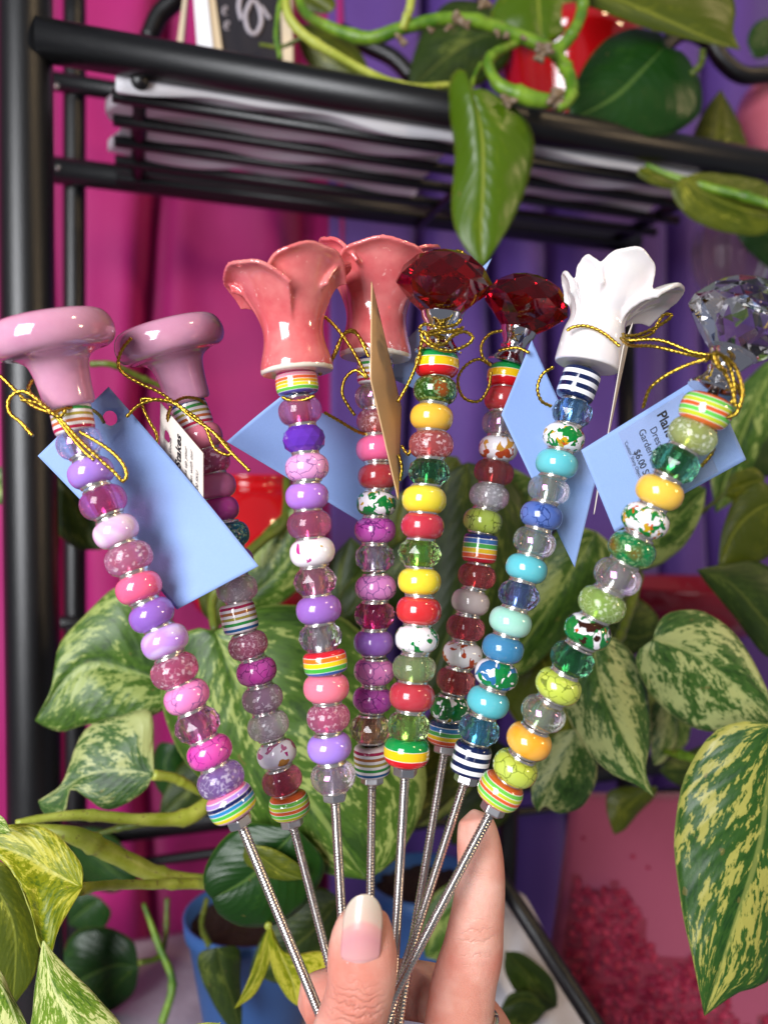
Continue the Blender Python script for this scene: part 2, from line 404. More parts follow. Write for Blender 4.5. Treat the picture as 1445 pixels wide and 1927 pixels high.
S_ = [
 dict(d=(.232, .231), k='mushroom', kb=(134, 766), kt=(104, 622), rod=((456, 1554), (598, 1898), .239), b=[
  (137, 787, 'barrel', wst), (151, 834, 'round', ('clear', 'cdb6e4', 'b08ad0')), (172, 890, 'round', ('solid', 'a878dc')), (195, 945, 'round', ('glass', 'e424ac', 'f4a830')),
  (219, 1000, 'round', ('solid', 'e2b2e0', 'f0e0e4')), (243, 1051, 'round', ('crackle', 'f07ab4')), (262, 1106, 'round', ('solid', 'f45a88')), (286, 1157, 'round', ('jelly', 'a266d8')),
  (311, 1207, 'round', ('solid', 'c896ec', 'ecdcec')), (329, 1262, 'round', ('crackle', 'e81c90', 'f04c98')), (352, 1311, 'round', ('vein', 'f27cc0', '6a4a8a')), (372, 1364, 'facet', ('facet', 'ffb0e4')),
  (395, 1415, 'round', ('vein', 'dc1ca4', '6a1a6a')), (416, 1467, 'round', ('crackle', 'a868dc')), (435, 1511, 'oval', ('stripe', 4.3, ('f480a8', 'b088e0', '182058', '2c88c0', '50c048', 'f0dc20', 'e0a0c0'), 1))]),
 dict(d=(.262, .261), k='mushroom', kb=(357, 757), kt=(322, 632), rod=((552, 1561), (640, 1895), .2475), b=[
  (362, 782, 'barrel', wst), (380, 824, 'round', ('solid', 'e87a90')), (394, 870, 'round', ('crackle', 'd83088')), (405, 915, 'round', ('jelly', 'f080b0')), (412, 960, 'round', ('solid', 'c01890')),
  (430, 1008, 'round', ('glitter', '107888')), (438, 1057, 'round', ('solid', 'c060b0')), (446, 1108, 'round', ('crackle', 'fbeef2')), (450, 1162, 'barrel', wst2), (467, 1214, 'round', ('crackle', 'e4609c')),
  (483, 1263, 'round', ('vein', 'c81ca0', '60145c')), (494, 1314, 'round', ('crackle', 'd8a8cc')), (505, 1365, 'round', ('crackle', 'f6e6f0')),
  (521, 1418, 'round', ('splat', ('e080a8', .60, 150), ('d02890', .64, 140), ('e8a040', .66, 120))), (531, 1468, 'round', ('glass', 'e03478')), (545, 1515, 'oval', og)]),
 dict(d=(.243, .240), k='rose', kb=(560, 703), kt=(538, 480), rod=((631, 1508), (652, 1880), .2425), b=[
  (559, 722, 'drum', ('stripe', 3.75, ('e0488c', 'f4a0b8', 'f06838', 'f8b020', 'f0e030', '68c048', '5850a8'), 1)), (565, 774, 'round', ('glass', 'f060b0', 'f884c0')), (572, 827, 'facet', ('facetsolid', '6a34b8')),
  (578, 880, 'round', ('vein', 'f09cd4', '7a5a94')), (578, 934, 'round', ('solid', 'b070d8')), (582, 987, 'round', ('glass', 'e84ca4', 'f080b0')), (588, 1039, 'round', ('splat', ('e8c040', .66, 210), ('e03ca0', .62, 190))),
  (593, 1094, 'facet', ('facet', 'ffc4dc')), (600, 1147, 'round', ('jelly', 'a868d4')), (603, 1199, 'facet', ('facet', 'ececf4')), (612, 1246, 'drum', ('stripe', 3.75, ('dc2030', 'f47a18', 'f8d414', '48b440', '2c64b0'), 1)),
  (614, 1294, 'round', ('solid', 'f87890')), (618, 1350, 'round', ('crackle', 'f0489c')), (620, 1406, 'round', ('solid', 'a880e8')), (627, 1461, 'round', ('clear', 'e8d4e8', 'c8b8e0'))]),
 dict(d=(.266, .263), k='rose', kb=(706, 675), kt=(714, 450), rod=((700, 1482), (694, 1880), .248), b=[
  (705, 697, 'barrel', wst), (706, 747, 'round', ('clear', 'd8b860', 'b890a0')), (709, 794, 'round', ('crackle', 'dc3080', 'e06030')), (709, 845, 'round', ('solid', 'f05c94')), (711, 897, 'round', ('jelly', 'b80c20')),
  (708, 948, 'round', ('splat', ('e8b818', .62, 150), ('109040', .50, 200))), (706, 998, 'round', ('vein', 'b414a0', '501060')), (705, 1049, 'facet', ('facet', 'ece6fa')), (707, 1106, 'round', ('vein', 'd878c4', '604080')),
  (705, 1157, 'facet', ('facet', 'ec50a8')), (703, 1209, 'round', ('jelly', 'a468d4')), (704, 1263, 'round', ('vein', 'dc70bc', '683c84')), (701, 1316, 'round', ('vein', 'ac10a0', '5a1468')),
  (697, 1371, 'facet', ('facet', 'f0ccb0')), (700, 1430, 'barrel', wst2)]),
 dict(d=(.249, .241), k='ruby', kb=(824, 664), kt=(832, 560), rod=((762, 1455), (738, 1885), .2485), b=[
  (822, 686, 'oval', rasta), (819, 735, 'round', ('glitter', '2c5c14', 'b45818')), (812, 786, 'round', ('solid', 'f0b80c')), (811, 837, 'round', ('crackle', 'e81414')), (807, 889, 'facet', ('facet', '28a060')),
  (798, 941, 'round', ('solid', 'f0d80c')), (795, 990, 'round', ('jelly', 'd80c34')), (789, 1041, 'facet', ('facet', 'b0e870')), (789, 1094, 'round', ('solid', 'f8dc08')), (788, 1149, 'round', ('solid', 'd40410')),
  (784, 1202, 'round', ('splat', ('109444', .51, 200))), (779, 1257, 'round', ('glass', 'cce49c')), (775, 1310, 'round', ('jelly', 'd01030')), (769, 1366, 'facet', ('facet', 'c4ec88')), (765, 1414, 'oval', rasta)]),
 dict(d=(.276, .272), k='ruby', kb=(956, 686), kt=(980, 606), rod=((836, 1420), (762, 1860), .2455), b=[
  (953, 708, 'oval', rasta), (948, 752, 'round', ('solid', 'b80c14')), (944, 797, 'round', ('clear', 'd4ccd4', 'b8a8b8')), (937, 844, 'round', ('splat', ('e8a840', .62, 160), ('d05020', .56, 200))),
  (929, 889, 'round', ('glass', 'c80c14')), (920, 934, 'round', ('crackle', 'f4ecf4')), (908, 981, 'round', ('vein', 'a8bc20', '505c18')),
  (903, 1032, 'barrel', ('stripe', 5.1, ('20306c', '3c70b0', '4ca848', 'e4bc24', 'e0602c', 'b8182c'), 1)), (897, 1084, 'round', ('glass', 'e01020')), (885, 1133, 'round', ('jelly', 'dccac6')), (876, 1181, 'round', ('glass', 'dc1848')),
  (870, 1231, 'round', ('splat', ('e8b090', .62, 160), ('d45020', .55, 200))), (857, 1281, 'round', ('glass', 'd82034')), (846, 1332, 'round', ('splat', ('d8b820', .64, 180), ('1c7c34', .50, 210))), (840, 1379, 'oval', ('stripe', 4.3, ('1c3c60', '2c6ca8', '4ca44c', 'ecc020', 'dc5428', 'b01828'), 1))]),
 dict(d=(.256, .252), k='white', kb=(1103, 690), kt=(1152, 490), rod=((872, 1480), (746, 1868), .242), b=[
  (1088, 724, 'barrel', navy), (1076, 777, 'facet', ('facet', '90c4f0')), (1060, 824, 'round', GR), (1047, 873, 'round', ('solid', '5cc4cc')), (1032, 922, 'round', ('clear', 'e4e4d8', 'b8dcd4')),
  (1018, 971, 'round', ('vein', '2c58b0', '1c3474')), (1005, 1020, 'round', ('clear', 'c8e4e4', 'd4e8d0')), (990, 1070, 'round', ('solid', '54c0cc')), (976, 1120, 'facet', ('facet', 'a0b8f0')), (960, 1170, 'round', ('solid', 'a4dcc8', 'b8e4d8')),
  (946, 1220, 'round', ('jelly', '2c8cc0')), (934, 1269, 'round', ('splat', ('3c88c4', .50, 140), ('149448', .52, 130))), (918, 1321, 'round', ('solid', '50bcc8')), (901, 1373, 'facet', ('facet', '78d0f4')), (886, 1428, 'barrel', navy)]),
 dict(d=(.219, .236), k='clear', kb=(1341, 738), kt=(1387, 640), rod=((923, 1532), (742, 1872), .2345), b=[
  (1327, 773, 'oval', og), (1302, 820, 'round', ('crackle', 'd8e468')), (1269, 872, 'facet', ('facet', '30b070')), (1240, 926, 'round', ('solid', 'f8c434')), (1213, 979, 'round', GR),
  (1188, 1034, 'round', ('glitter', '0c8c4c', '946c18')), (1161, 1085, 'round', ('clear', 'f0d8e0', 'd8e4dc')), (1132, 1137, 'round', ('crackle', 'c0e840')), (1105, 1188, 'round', ('splat', ('128c3c', .48, 150), ('3c1808', .57, 160), ('e05a18', .68, 220))),
  (1076, 1240, 'facet', ('facet', '20a864')), (1050, 1291, 'round', ('vein', 'bccc1c', '586818')), (1022, 1342, 'round', ('clear', 'd0ecb8', 'e4e8d0')), (995, 1394, 'round', ('solid', 'f8a82c', 'f8b850')),
  (969, 1445, 'round', ('vein', 'b8c818', '586818')), (941, 1488, 'oval', og)])]
names = ['plant stake with pink mushroom knob at far left, lilac and pink beads',
 'plant stake with the smaller looking pink mushroom knob, half hidden behind the long blue tag',
 'plant stake with the front coral tulip knob above purple, lilac and pink beads',
 'plant stake with the rear coral tulip knob, behind the tan tag, with magenta veined beads',
 'plant stake with the taller dark red crystal knob above yellow, red and green beads',
 'plant stake with the lower dark red crystal knob beside the white flower, red glass beads',
 'plant stake with white ceramic flower knob and navy striped, aqua and blue beads',
 'plant stake with clear faceted crystal knob and green, yellow and orange beads']
prof_r = [(11.5, 0), (11.3, 3), (10.0, 8), (9.5, 12), (10.0, 16), (11.8, 21), (14.7, 27), (16.8, 30.5), (18.6, 34)]
prof_w = [(10.8, 0), (10.6, 5), (10.2, 11), (9.2, 15), (9.6, 19), (11.6, 25), (14, 31), (16, 36)]
FL = {}
def flower(kind):
    if kind in FL: return FL[kind]
    if kind == 'rose':
        me = flower_mesh([(R(-138), R(54), 34.5, .20, .4, .02), (R(-60), R(52), 37.5, .0, .4, -.04), (R(10), R(46), 36, .0, .5, .0), (R(80), R(50), 37, .0, .4, -.05), (R(150), R(46), 37.5, .04, .4, -.06)], prof_r, 38, 11.4, 1.7, .85)
    else:
        me = flower_mesh([(R(-172), R(24), 30, .30, .1, .0), (R(-138), R(27), 34, .0, .1, -.04), (R(-76), R(44), 37.5, -.02, .12, .06), (R(-12), R(38), 35, 1.15, .25, .08), (R(50), R(40), 31, .2, .2, -.05), (R(120), R(44), 31, .0, .2, -.1)], prof_w, 36, 10.8, 2.2, .35)
    FL[kind] = me; return me
thread_me = {}
for si, (S, nm) in enumerate(zip(S_, names)):
    bs = S['b']; nb = len(bs); d0, d1 = S['d']
    pos = [P(x, y, d0 + (d1 - d0) * i / (nb - 1)) for i, (x, y, *_r) in enumerate(bs)]
    rs, re, rd = S['rod']; A = P(*rs, d1); B = P(*re, rd); E = A + (B - A) * 1.45
    root = empty('plant_stake', E, nm, 'plant stake', 'beaded plant stakes held in the hand')
    # knob
    kb = P(*S['kb'], d0); ax = (P(*S['kt'], d0) - kb)
    if S['k'] == 'mushroom': ax += Vector((0, -.004, 0)); ax.normalize(); knob_mushroom(root, frame(kb, ax, .3 * si))
    elif S['k'] in ('rose', 'white'):
        o = link('knob', flower(S['k']), M_rose if S['k'] == 'rose' else M_white)
        fuse(o, .00042 if S['k'] == 'rose' else .00045, 9)
        ax = ax.normalized() + Vector((0, -.01 if S['k'] == 'rose' else .02, 0))
        q = ax.normalized().rotation_difference(Vector((0, 0, 1))).inverted()
        place(o, root, Matrix.Translation(kb) @ q.to_matrix().to_4x4() @ Matrix.Rotation(R([0, 0, 0, 52, 0, 0, 0][si]), 4, 'Z') @ Matrix.Scale([1, 1, 1, 1.08, 1, 1, 1][si], 4))
    else: crystal(root, frame(kb, ax.normalized() + Vector((0, -.05, 0)), .2 + si), M_ruby if S['k'] == 'ruby' else M_clear, 15.6 if S['k'] == 'ruby' else 17.0, 12.6 + .58 * 15.6, 10 if S['k'] == 'ruby' else 12, .62)
    # beads and their silver cores
    for i, (x, y, shp, mk) in enumerate(bs):
        a = pos[i - 1] if i else kb; b = pos[i + 1] if i < nb - 1 else A
        axis = (a - b).normalized()
        rr_ = random.Random(si * 100 + i)
        axis = (axis + Vector((rr_.uniform(-.05, .05), rr_.uniform(-.05, .05) , 0))).normalized()
        M = frame(pos[i], axis, rr_.uniform(0, 6.28))
        o = bpy.data.objects.new('bead', ME[shp]); COL.objects.link(o)
        M = M @ Matrix.Scale(rr_.uniform(.965, 1.03), 4)
        place(o, root, M); o.material_slots[0].link = 'OBJECT'; o.material_slots[0].material = bead_mat(*mk)
        if shp in ('round', 'facet'):
            c = bpy.data.objects.new('core', ME['core']); COL.objects.link(c); c.parent = o
            c.material_slots[0].link = 'OBJECT'; c.material_slots[0].material = silver
    # inner rod
    inner = [kb + ax.normalized() * .001] + pos + [A]
    tube('inner_rod', inner, .0016, steel, root, 10)
    # nut
    axn = (pos[-1] - A).normalized(); axr = (A - B).normalized()
    V, Fc = lathe([(2, -1.35), (3.4, -1.6), (3.9, -1.2), (3.9, 1.2), (3.4, 1.6), (2, 1.6)], 6)
    nut = mesh('nut', V, Fc, nutm, smooth=False); bv = nut.modifiers.new('b', 'BEVEL'); bv.width = .0002; bv.segments = 2
    hb = .0051 if bs[-1][2] == 'barrel' else .0043
    place(nut, root, frame(pos[-1] - axn * (hb + .0015), (axr + axn) / 2, .35 * si))
    # threaded rod
    st_ = pos[-1] - axn * (hb + .001); n = int((E - st_).length / .00013)
    pts = [st_ + (E - st_) * k / n for k in range(n + 1)]
    V, Fc = sweep(pts, .00162, 14, mod=lambda s, th: 1 - .24 * (1 - abs(((s / .0010 + th / 6.2832) % 1) * 2 - 1)))
    put(mesh('threaded_rod', V, Fc, steel), root)
# ------------------------------------------------------------------ tags and cords
def paper(name, c):
    t = NT(name); v, _ = t.obj()
    t.set(Base_Color=t.mix(t.noise(v, 1500, 3), c, tuple(x * .9 for x in lin(c))), Roughness=.75).bump(t.noise(v, 2500, 3), .25, .0003)
    return t.m
M_blue = paper('light blue card', '90aee6'); M_cream = paper('cream card', 'e8dccf'); M_tan = paper('tan card', 'dfb888')
M_ink = plain('black ink', '14141a', .5)
M_film = plain('clear label film', 'b4c0dc', .25, Alpha=.35)
class Card:
    def __init__(s, c, bend=0, skew=0, mid=0):
        s.c = [P(*q) for q in c]; s.bend = bend; s.mid = mid      # corners A B C D: A->B is t=0..1 across, A->D is s=0..1 along
        s.w = (s.c[1] - s.c[0]).length; s.l = (s.c[3] - s.c[0]).length
        s.n = (s.c[1] - s.c[0]).cross(s.c[3] - s.c[0]).normalized()
        if s.n.y > 0: s.n.negate()
    def at(s, u, v, off=0):
        A, B, C_, D = s.c
        p = (A * (1 - u) + B * u) * (1 - v) + (D * (1 - u) + C_ * u) * v
        return p + s.n * (s.bend * math.sin(math.pi * v) + s.mid * math.sin(math.pi * u) + off)
    def build(s, root, mat, hole=None, hr=.0023):
        nu = max(10, int(s.w / .0012)); nv = max(10, int(s.l / .0012))
        V = []; Fc = []
        for i in range(nv + 1):
            for j in range(nu + 1):
                u, v = j / nu, i / nv
                if hole:
                    du, dv = (u - hole[0]) * s.w, (v - hole[1]) * s.l; q = math.hypot(du, dv)
                    if 1e-6 < q < hr * 1.45 and q > hr * .5:
                        k = hr / q if q < hr * 1.3 else 1; u = hole[0] + du * k / s.w; v = hole[1] + dv * k / s.l
                V.append(s.at(u, v))
        for i in range(nv):
            for j in range(nu):
                if hole and math.hypot(((j + .5) / nu - hole[0]) * s.w, ((i + .5) / nv - hole[1]) * s.l) < hr * .98: continue
                a = i * (nu + 1) + j; Fc.append((a, a + 1, a + nu + 2, a + nu + 1))
        o = mesh('card', V, Fc, mat); m = o.modifiers.new('thick', 'SOLIDIFY'); m.thickness = .00028; m.offset = 0
        return put(o, root)
    def text(s, root, body, u0, v0, size, dirv, upv, bold=0):
        """dirv / upv: reading and up directions in (u metres, v metres)"""
        cu = bpy.data.curves.new('t', 'FONT'); cu.body = body; cu.size = size; cu.offset = bold
        ob = bpy.data.objects.new('t', cu); COL.objects.link(ob)
        dg = bpy.context.evaluated_depsgraph_get(); me0 = ob.evaluated_get(dg).to_mesh()
        V = [tuple(v.co) for v in me0.vertices]; Fc = [tuple(p.vertices) for p in me0.polygons]
        ob.evaluated_get(dg).to_mesh_clear(); bpy.data.objects.remove(ob)
        VV = []
        for x, y, z in V:
            mu = dirv[0] * x + upv[0] * y; mv = dirv[1] * x + upv[1] * y
            VV.append(s.at(u0 + mu / s.w, v0 + mv / s.l, .00032))
        return put(mesh('lettering', VV, Fc, M_ink, smooth=False), root)
def cord(root, *lines, r=.00052):
    V = []; Fc = []
    for pts in lines:
        p3 = [P(*q) for q in pts]
        L = sum((b - a).length for a, b in zip(p3, p3[1:])); n = max(8, int(L * 1.05 / .0003))
        sweep([Vector(q) for q in spl(p3, n)], r, 8, V=V, Fc=Fc, mod=lambda s, th: 1 + .24 * math.cos(s / .00145 * 6.2832 + 2 * th) * (1 if True else 0))
    return put(mesh('cord', V, Fc, gold), root)
def dline(pts, d0, d1=None):
    d1 = d0 if d1 is None else d1; n = len(pts)
    return [(x, y, d0 + (d1 - d0) * i / (n - 1)) if True else 0 for i, (x, y) in enumerate(pts)]
G_ = 'card tags tied on with gold cord'
def tagroot(label, p): return empty('hang_tag', P(*p), label, 'tag', G_)
# tag 1
r = tagroot('long light blue blank tag with punched hole, behind the leftmost stake', (137, 787, .24))
c = Card([(72, 858, .2475), (205, 728, .2485), (487, 1065, .2375), (333, 1147, .2375)], bend=-.0035); c.build(r, M_blue, (.80, .10))
cord(r, dline([(-25, 700), (0, 707), (30, 735), (60, 762), (104, 780)], .224, .2215), dline([(62, 820), (40, 795), (18, 775), (20, 748), (50, 738), (104, 780)], .220, .2215),
     dline([(104, 780), (135, 822), (160, 850), (178, 866)], .2212, .219), dline([(106, 778), (150, 828), (190, 866), (215, 888), (231, 905), (239, 893), (228, 868), (200, 842), (150, 812)], .2205, .2225),
     dline([(40, 752), (75, 760), (110, 784), (125, 772)], .2185, .2205),
     dline([(100, 776), (135, 767), (165, 768), (186, 780), (196, 795)], .2205, .2460), dline([(62, 715), (55, 735), (80, 765), (108, 785)], .228, .2212))
# tag 2 cream with printing
r = tagroot('cream printed tag with small hole, partly behind the long blue tag', (340, 770, .25))
c = Card([(303, 758, .252), (383, 853, .243), (383, 1010, .247), (300, 915, .256)]); c.build(r, M_cream, (.17, .30), .0018)
for tx, u, v0, sz, b in (('Stakes', .50, .50, .0042, .0001), ('Dress up your', .64, .62, .0022, 0), ('Garden with our', .77, .66, .0022, 0), ('$6.00 SKU', .90, .60, .0020, 0), ('Garden Goods', .28, .66, .0018, 0)):
    c.text(r, tx, u, v0, sz, (0, -1), (-1, 0), b)
cord(r, dline([(248, 636), (232, 655), (223, 680), (232, 702), (265, 722), (300, 738), (327, 757)], .2405, .246), dline([(238, 785), (262, 762), (295, 752), (327, 757)], .244, .246),
     dline([(327, 757), (272, 750), (268, 762), (280, 790), (294, 815), (295, 832), (284, 841)], .246, .249),
     dline([(325, 755), (365, 788), (400, 812), (432, 848), (470, 886)], .2455, .240), dline([(325, 757), (380, 795), (402, 840), (418, 853), (434, 855), (425, 835), (385, 800), (330, 757)], .245, .245),
     dline([(327, 757), (350, 748), (375, 752), (390, 766)], .246, .262), dline([(322, 765), (316, 785), (322, 806)], .246, .2535))
# tag 3 blue behind coral tulip
r = tagroot('wide light blue curved tag hanging behind the front coral tulip stake', (560, 760, .26))
c = Card([(427, 831, .256), (532, 744, .259), (800, 862, .279), (684, 985, .276)], bend=-.002, mid=-.0015)
c.build(r, M_blue)
cord(r, dline([(609, 594), (634, 618), (664, 660), (692, 712)], .246, .248), dline([(600, 706), (622, 680), (640, 640), (656, 622), (672, 628), (694, 672)], .247, .249),
     dline([(618, 690), (634, 660), (646, 630), (668, 626), (690, 655)], .246, .249), dline([(691, 712), (670, 697), (650, 712), (644, 740), (656, 765), (668, 782)], .249, .252),
     dline([(531, 747), (548, 754), (570, 753), (592, 745)], .238, .2365), dline([(610, 776), (640, 793), (668, 810), (690, 818)], .258, .2635))
# tag 4 tan, edge-on
r = tagroot('tan tag seen almost edge on, in front of the rear coral tulip stake', (720, 700, .25))
c = Card([(699, 530, .2440), (697, 714, .2370), (749, 941, .2440), (755, 766, .2545)]); c.build(r, M_tan)
cord(r, dline([(755, 838), (768, 855), (775, 838)], .25), dline([(794, 622), (792, 650), (785, 682), (768, 722), (748, 757)], .241, .2475), dline([(750, 855), (756, 880), (752, 905)], .2465, .247))
# tag 5 behind taller red crystal
r = tagroot('light blue tag mostly hidden behind the taller dark red crystal', (850, 620, .27))
c = Card([(748, 655, .278), (735, 712, .278), (800, 740, .275), (925, 486, .272)]); c.build(r, M_blue)
cord(r, dline([(788, 618), (800, 610), (830, 616), (858, 610), (868, 600)], .242, .242), dline([(792, 620), (797, 640), (820, 655), (850, 660), (880, 648), (889, 634), (872, 624), (850, 634), (835, 648), (812, 646), (797, 622)], .2405, .2385),
     dline([(790, 632), (820, 622), (850, 625), (872, 616)], .2405, .241), dline([(843, 486), (852, 475), (866, 473), (878, 484)], .243, .243), dline([(788, 622), (808, 630), (836, 625), (862, 620)], .2400, .2400))
# tag 6 folded grey blue
r = tagroot('pale blue pointed tag hanging between the lower red crystal stake and white flower stake', (985, 660, .26))
c = Card([(943, 780, .2635), (1000, 640, .2655), (1120, 905, .2645), (1081, 1068, .2645)], bend=-.0005); c.build(r, M_blue)
cord(r, dline([(945, 622), (922, 628), (906, 648), (908, 672), (924, 688)], .262, .264), dline([(924, 688), (900, 676), (874, 690), (861, 716), (872, 748), (900, 755), (918, 732), (924, 700)], .264, .265),
     dline([(938, 660), (955, 656), (975, 655), (996, 664)], .2675, .2625))
# tag 7 cream edge-on
r = tagroot('cream tag seen edge on as a thin sliver right of the white flower', (1165, 700, .25))
c = Card([(1190, 607, .2445), (1172, 652, .2425), (1117, 968, .2500), (1124, 915, .2640)]); c.build(r, M_cream)
cord(r, dline([(1066, 622), (1080, 615), (1105, 614), (1135, 627), (1166, 652)], .2475, .2430), dline([(1041, 690), (1020, 705), (1011, 730), (1018, 754), (1037, 765)], .2465, .249),
     dline([(1168, 636), (1185, 650), (1230, 652), (1300, 668), (1345, 676)], .243, .216), dline([(1175, 632), (1200, 630), (1235, 615), (1258, 600), (1262, 592), (1248, 593), (1236, 610), (1225, 628), (1190, 640)], .242, .242))
# tag 8 printed blue
r = tagroot('light blue printed price tag behind the clear crystal stake', (1335, 740, .23))
c = Card([(1093, 847, .2400), (1330, 700, .2345), (1403, 865, .2345), (1156, 1001, .2400)]); c.build(r, M_blue)
f_ = [c.at(u, v, .00022) for u, v in ((.28, .05), (.80, .05), (.80, .97), (.28, .97))]
put(mesh('label_film', f_, [(0, 1, 2, 3)], M_film), r)
for tx, u, v0, sz, b in (('Plant Stakes', .642, .105, .0043, .00010), ('Dress up your', .539, .20, .0031, 0), ('Garden with our', .462, .155, .0031, 0), ('$6.00 SKU', .376, .322, .0030, .00003), ("'Caution' Sharp Object 'Choking", .318, .175, .0015, 0)):
    c.text(r, tx, u - sz * .70 / c.w, v0, sz, (0, .86), (1, 0), b)
cord(r, dline([(1172, 628), (1180, 640), (1240, 640), (1300, 662), (1345, 672), (1372, 700), (1392, 742), (1388, 772), (1368, 786)], .240, .211), dline([(1338, 672), (1290, 688), (1250, 708), (1222, 732), (1209, 768)], .2165, .2285),
     dline([(1330, 668), (1356, 668), (1382, 690), (1396, 735), (1390, 768)], .2080, .2085), dline([(1345, 672), (1362, 700), (1376, 730), (1384, 765)], .2085, .2090), dline([(1368, 786), (1385, 778), (1390, 760)], .211, .2095),
     dline([(1346, 812), (1340, 850), (1318, 878)], .2275, .2315), dline([(1325, 680), (1348, 664), (1372, 690), (1382, 735), (1375, 760)], .2085, .2095), dline([(1340, 664), (1350, 690), (1366, 698)], .208, .208))
# ------------------------------------------------------------------ hand
t = NT('skin'); v, o_ = t.obj()
base = t.mix(t.ramp(t.noise(v, 70, 3, .6), [(.35, '000000'), (.68, 'ffffff')]), 'dc9682', 'efbaa8')
base = t.mix(t.m_('MULTIPLY', t.ramp(t.noise(o_, 45, 1), [(.45, '000000'), (.62, 'ffffff')]), .5), base, 'd0705e')
t.set(Base_Color=base, Roughness=.46, Subsurface_Weight=.35, Subsurface_Radius=(1, .35, .2), Subsurface_Scale=.0025, Specular_IOR_Level=.4)
fine = t.n('TexVoronoi', {'Vector': v, 'Scale': 1400.0}, feature='DISTANCE_TO_EDGE').outputs['Distance']
h = t.m_('MULTIPLY', t.m_('MINIMUM', fine, .1), 1.2)
def crease(cx, cy, d, dirz, rad, k, amp):
    """fine skin folds across a finger round a joint"""
    global h
    p = P(cx, cy, d)
    rel = t.n('VectorMath', {0: o_, 1: tuple(-p)}, operation='ADD').outputs[0]
    ln = t.n('VectorMath', {0: rel}, operation='LENGTH').outputs['Value']
    m = t.n('MapRange', {0: ln, 1: 0, 2: rad, 3: 1, 4: 0}).outputs[0]
    along = t.n('VectorMath', {0: rel, 1: dirz}, operation='DOT_PRODUCT').outputs['Value']
    al = t.m_('ADD', along, t.m_('MULTIPLY', t.noise(o_, 150, 3, .6), .009))
    w = t.m_('SINE', t.m_('MULTIPLY', al, k))
    w = t.m_('POWER', t.m_('ABSOLUTE', w), .35)
    h = t.m_('ADD', h, t.m_('MULTIPLY', t.m_('MULTIPLY', w, m), amp))
    return m
crease(670, 1905, .214, (.1, 0, 1), .011, 1350, 1.6)
crease(893, 1775, .240, (-.1, 0, 1), .009, 900, .9)
crease(895, 1650, .240, (-.1, 0, 1), .008, 1900, .2)
t.bump(h, .8, .0008); M_skin = t.m
person = empty('person', P(760, 2150, .26), 'hand holding the stakes between thumb and index finger, bare skin, long natural nail', 'person')
V = []; Fc = []
def limb(pts, ns=28, n=46):
    """pts: (x, y, d, half width mm, half depth mm)"""
    q = [(*P(x, y, d), a * .001, b * .001) for x, y, d, a, b in pts]
    s = spl(q, n)
    cen = [Vector(p[:3]) for p in s]; rad = [(max(.0004, p[3]), max(.0004, p[4])) for p in s]
    sweep(cen, rad, ns, ref=(0, -1, 0), V=V, Fc=Fc)
# thumb (tip first)
limb([(685, 1701, .2225, .6, .6), (686, 1705, .2222, 4.2, 3.4), (685, 1718, .222, 6.6, 5.0), (684, 1742, .222, 8.3, 6.4), (682, 1775, .2215, 9.6, 7.4), (682, 1815, .221, 10.1, 8.2), (679, 1855, .221, 9.8, 8.6), (668, 1900, .221, 9.7, 8.9),
      (652, 1950, .222, 10.2, 9.4), (640, 2010, .225, 10.8, 10), (650, 2090, .231, 12, 11.5), (690, 2190, .244, 15, 13), (740, 2280, .255, 18, 13)])
# index
limb([(890, 1522, .2515, .6, .6), (891, 1526, .2510, 3.4, 3.2), (895, 1545, .250, 5.8, 5.2), (901, 1590, .2495, 7.2, 6.4), (905, 1640, .249, 7.6, 6.9), (902, 1690, .249, 8.2, 7.2), (895, 1745, .249, 9.0, 7.6), (888, 1795, .249, 9.9, 8.0),
      (873, 1850, .2495, 10.5, 8.4), (865, 1910, .250, 11.0, 8.8), (860, 1990, .252, 11.6, 9.4), (855, 2090, .256, 12.6, 10.5), (840, 2200, .260, 14, 12), (820, 2280, .262, 15, 12)])
# middle, ring and little finger wrap behind the rods
limb([(560, 1893, .261, .5, .5), (563, 1892, .261, 5, 4.2), (580, 1888, .2615, 8.2, 6.6), (620, 1876, .2625, 9.3, 7.2), (690, 1864, .264, 9.4, 7.4), (770, 1862, .266, 9.6, 7.8), (850, 1885, .270, 10, 8.2), (915, 1960, .274, 10.5, 9), (915, 2060, .272, 11.5, 10), (880, 2190, .266, 13, 12)])
limb([(575, 1992, .258, .5, .5), (578, 1992, .258, 4.6, 4.2), (595, 1990, .2585, 7.8, 6.6), (650, 1985, .260, 9, 7.3), (740, 1985, .264, 9.4, 7.8), (850, 2010, .271, 10, 8.4), (915, 2080, .275, 10.5, 9), (900, 2190, .270, 12, 12)])
limb([(600, 2082, .257, .5, .5), (603, 2082, .257, 4.2, 4), (620, 2080, .2575, 6.6, 6), (690, 2080, .260, 7.8, 6.8), (790, 2095, .267, 8.2, 7.6), (860, 2140, .273, 9, 8.2), (870, 2220, .270, 11, 11)])
# palm and wrist
limb([(785, 2110, .262, 12, 8), (785, 2140, .262, 22, 13), (790, 2230, .262, 34, 16), (790, 2330, .262, 38, 17), (785, 2430, .262, 34, 17), (780, 2520, .262, 29, 17), (780, 2640, .262, 28, 19), (780, 2760, .262, 29, 20)], 36, 30)
hand = mesh('hand', V, Fc, M_skin); put(hand, person); fuse(hand, .0006, 7)
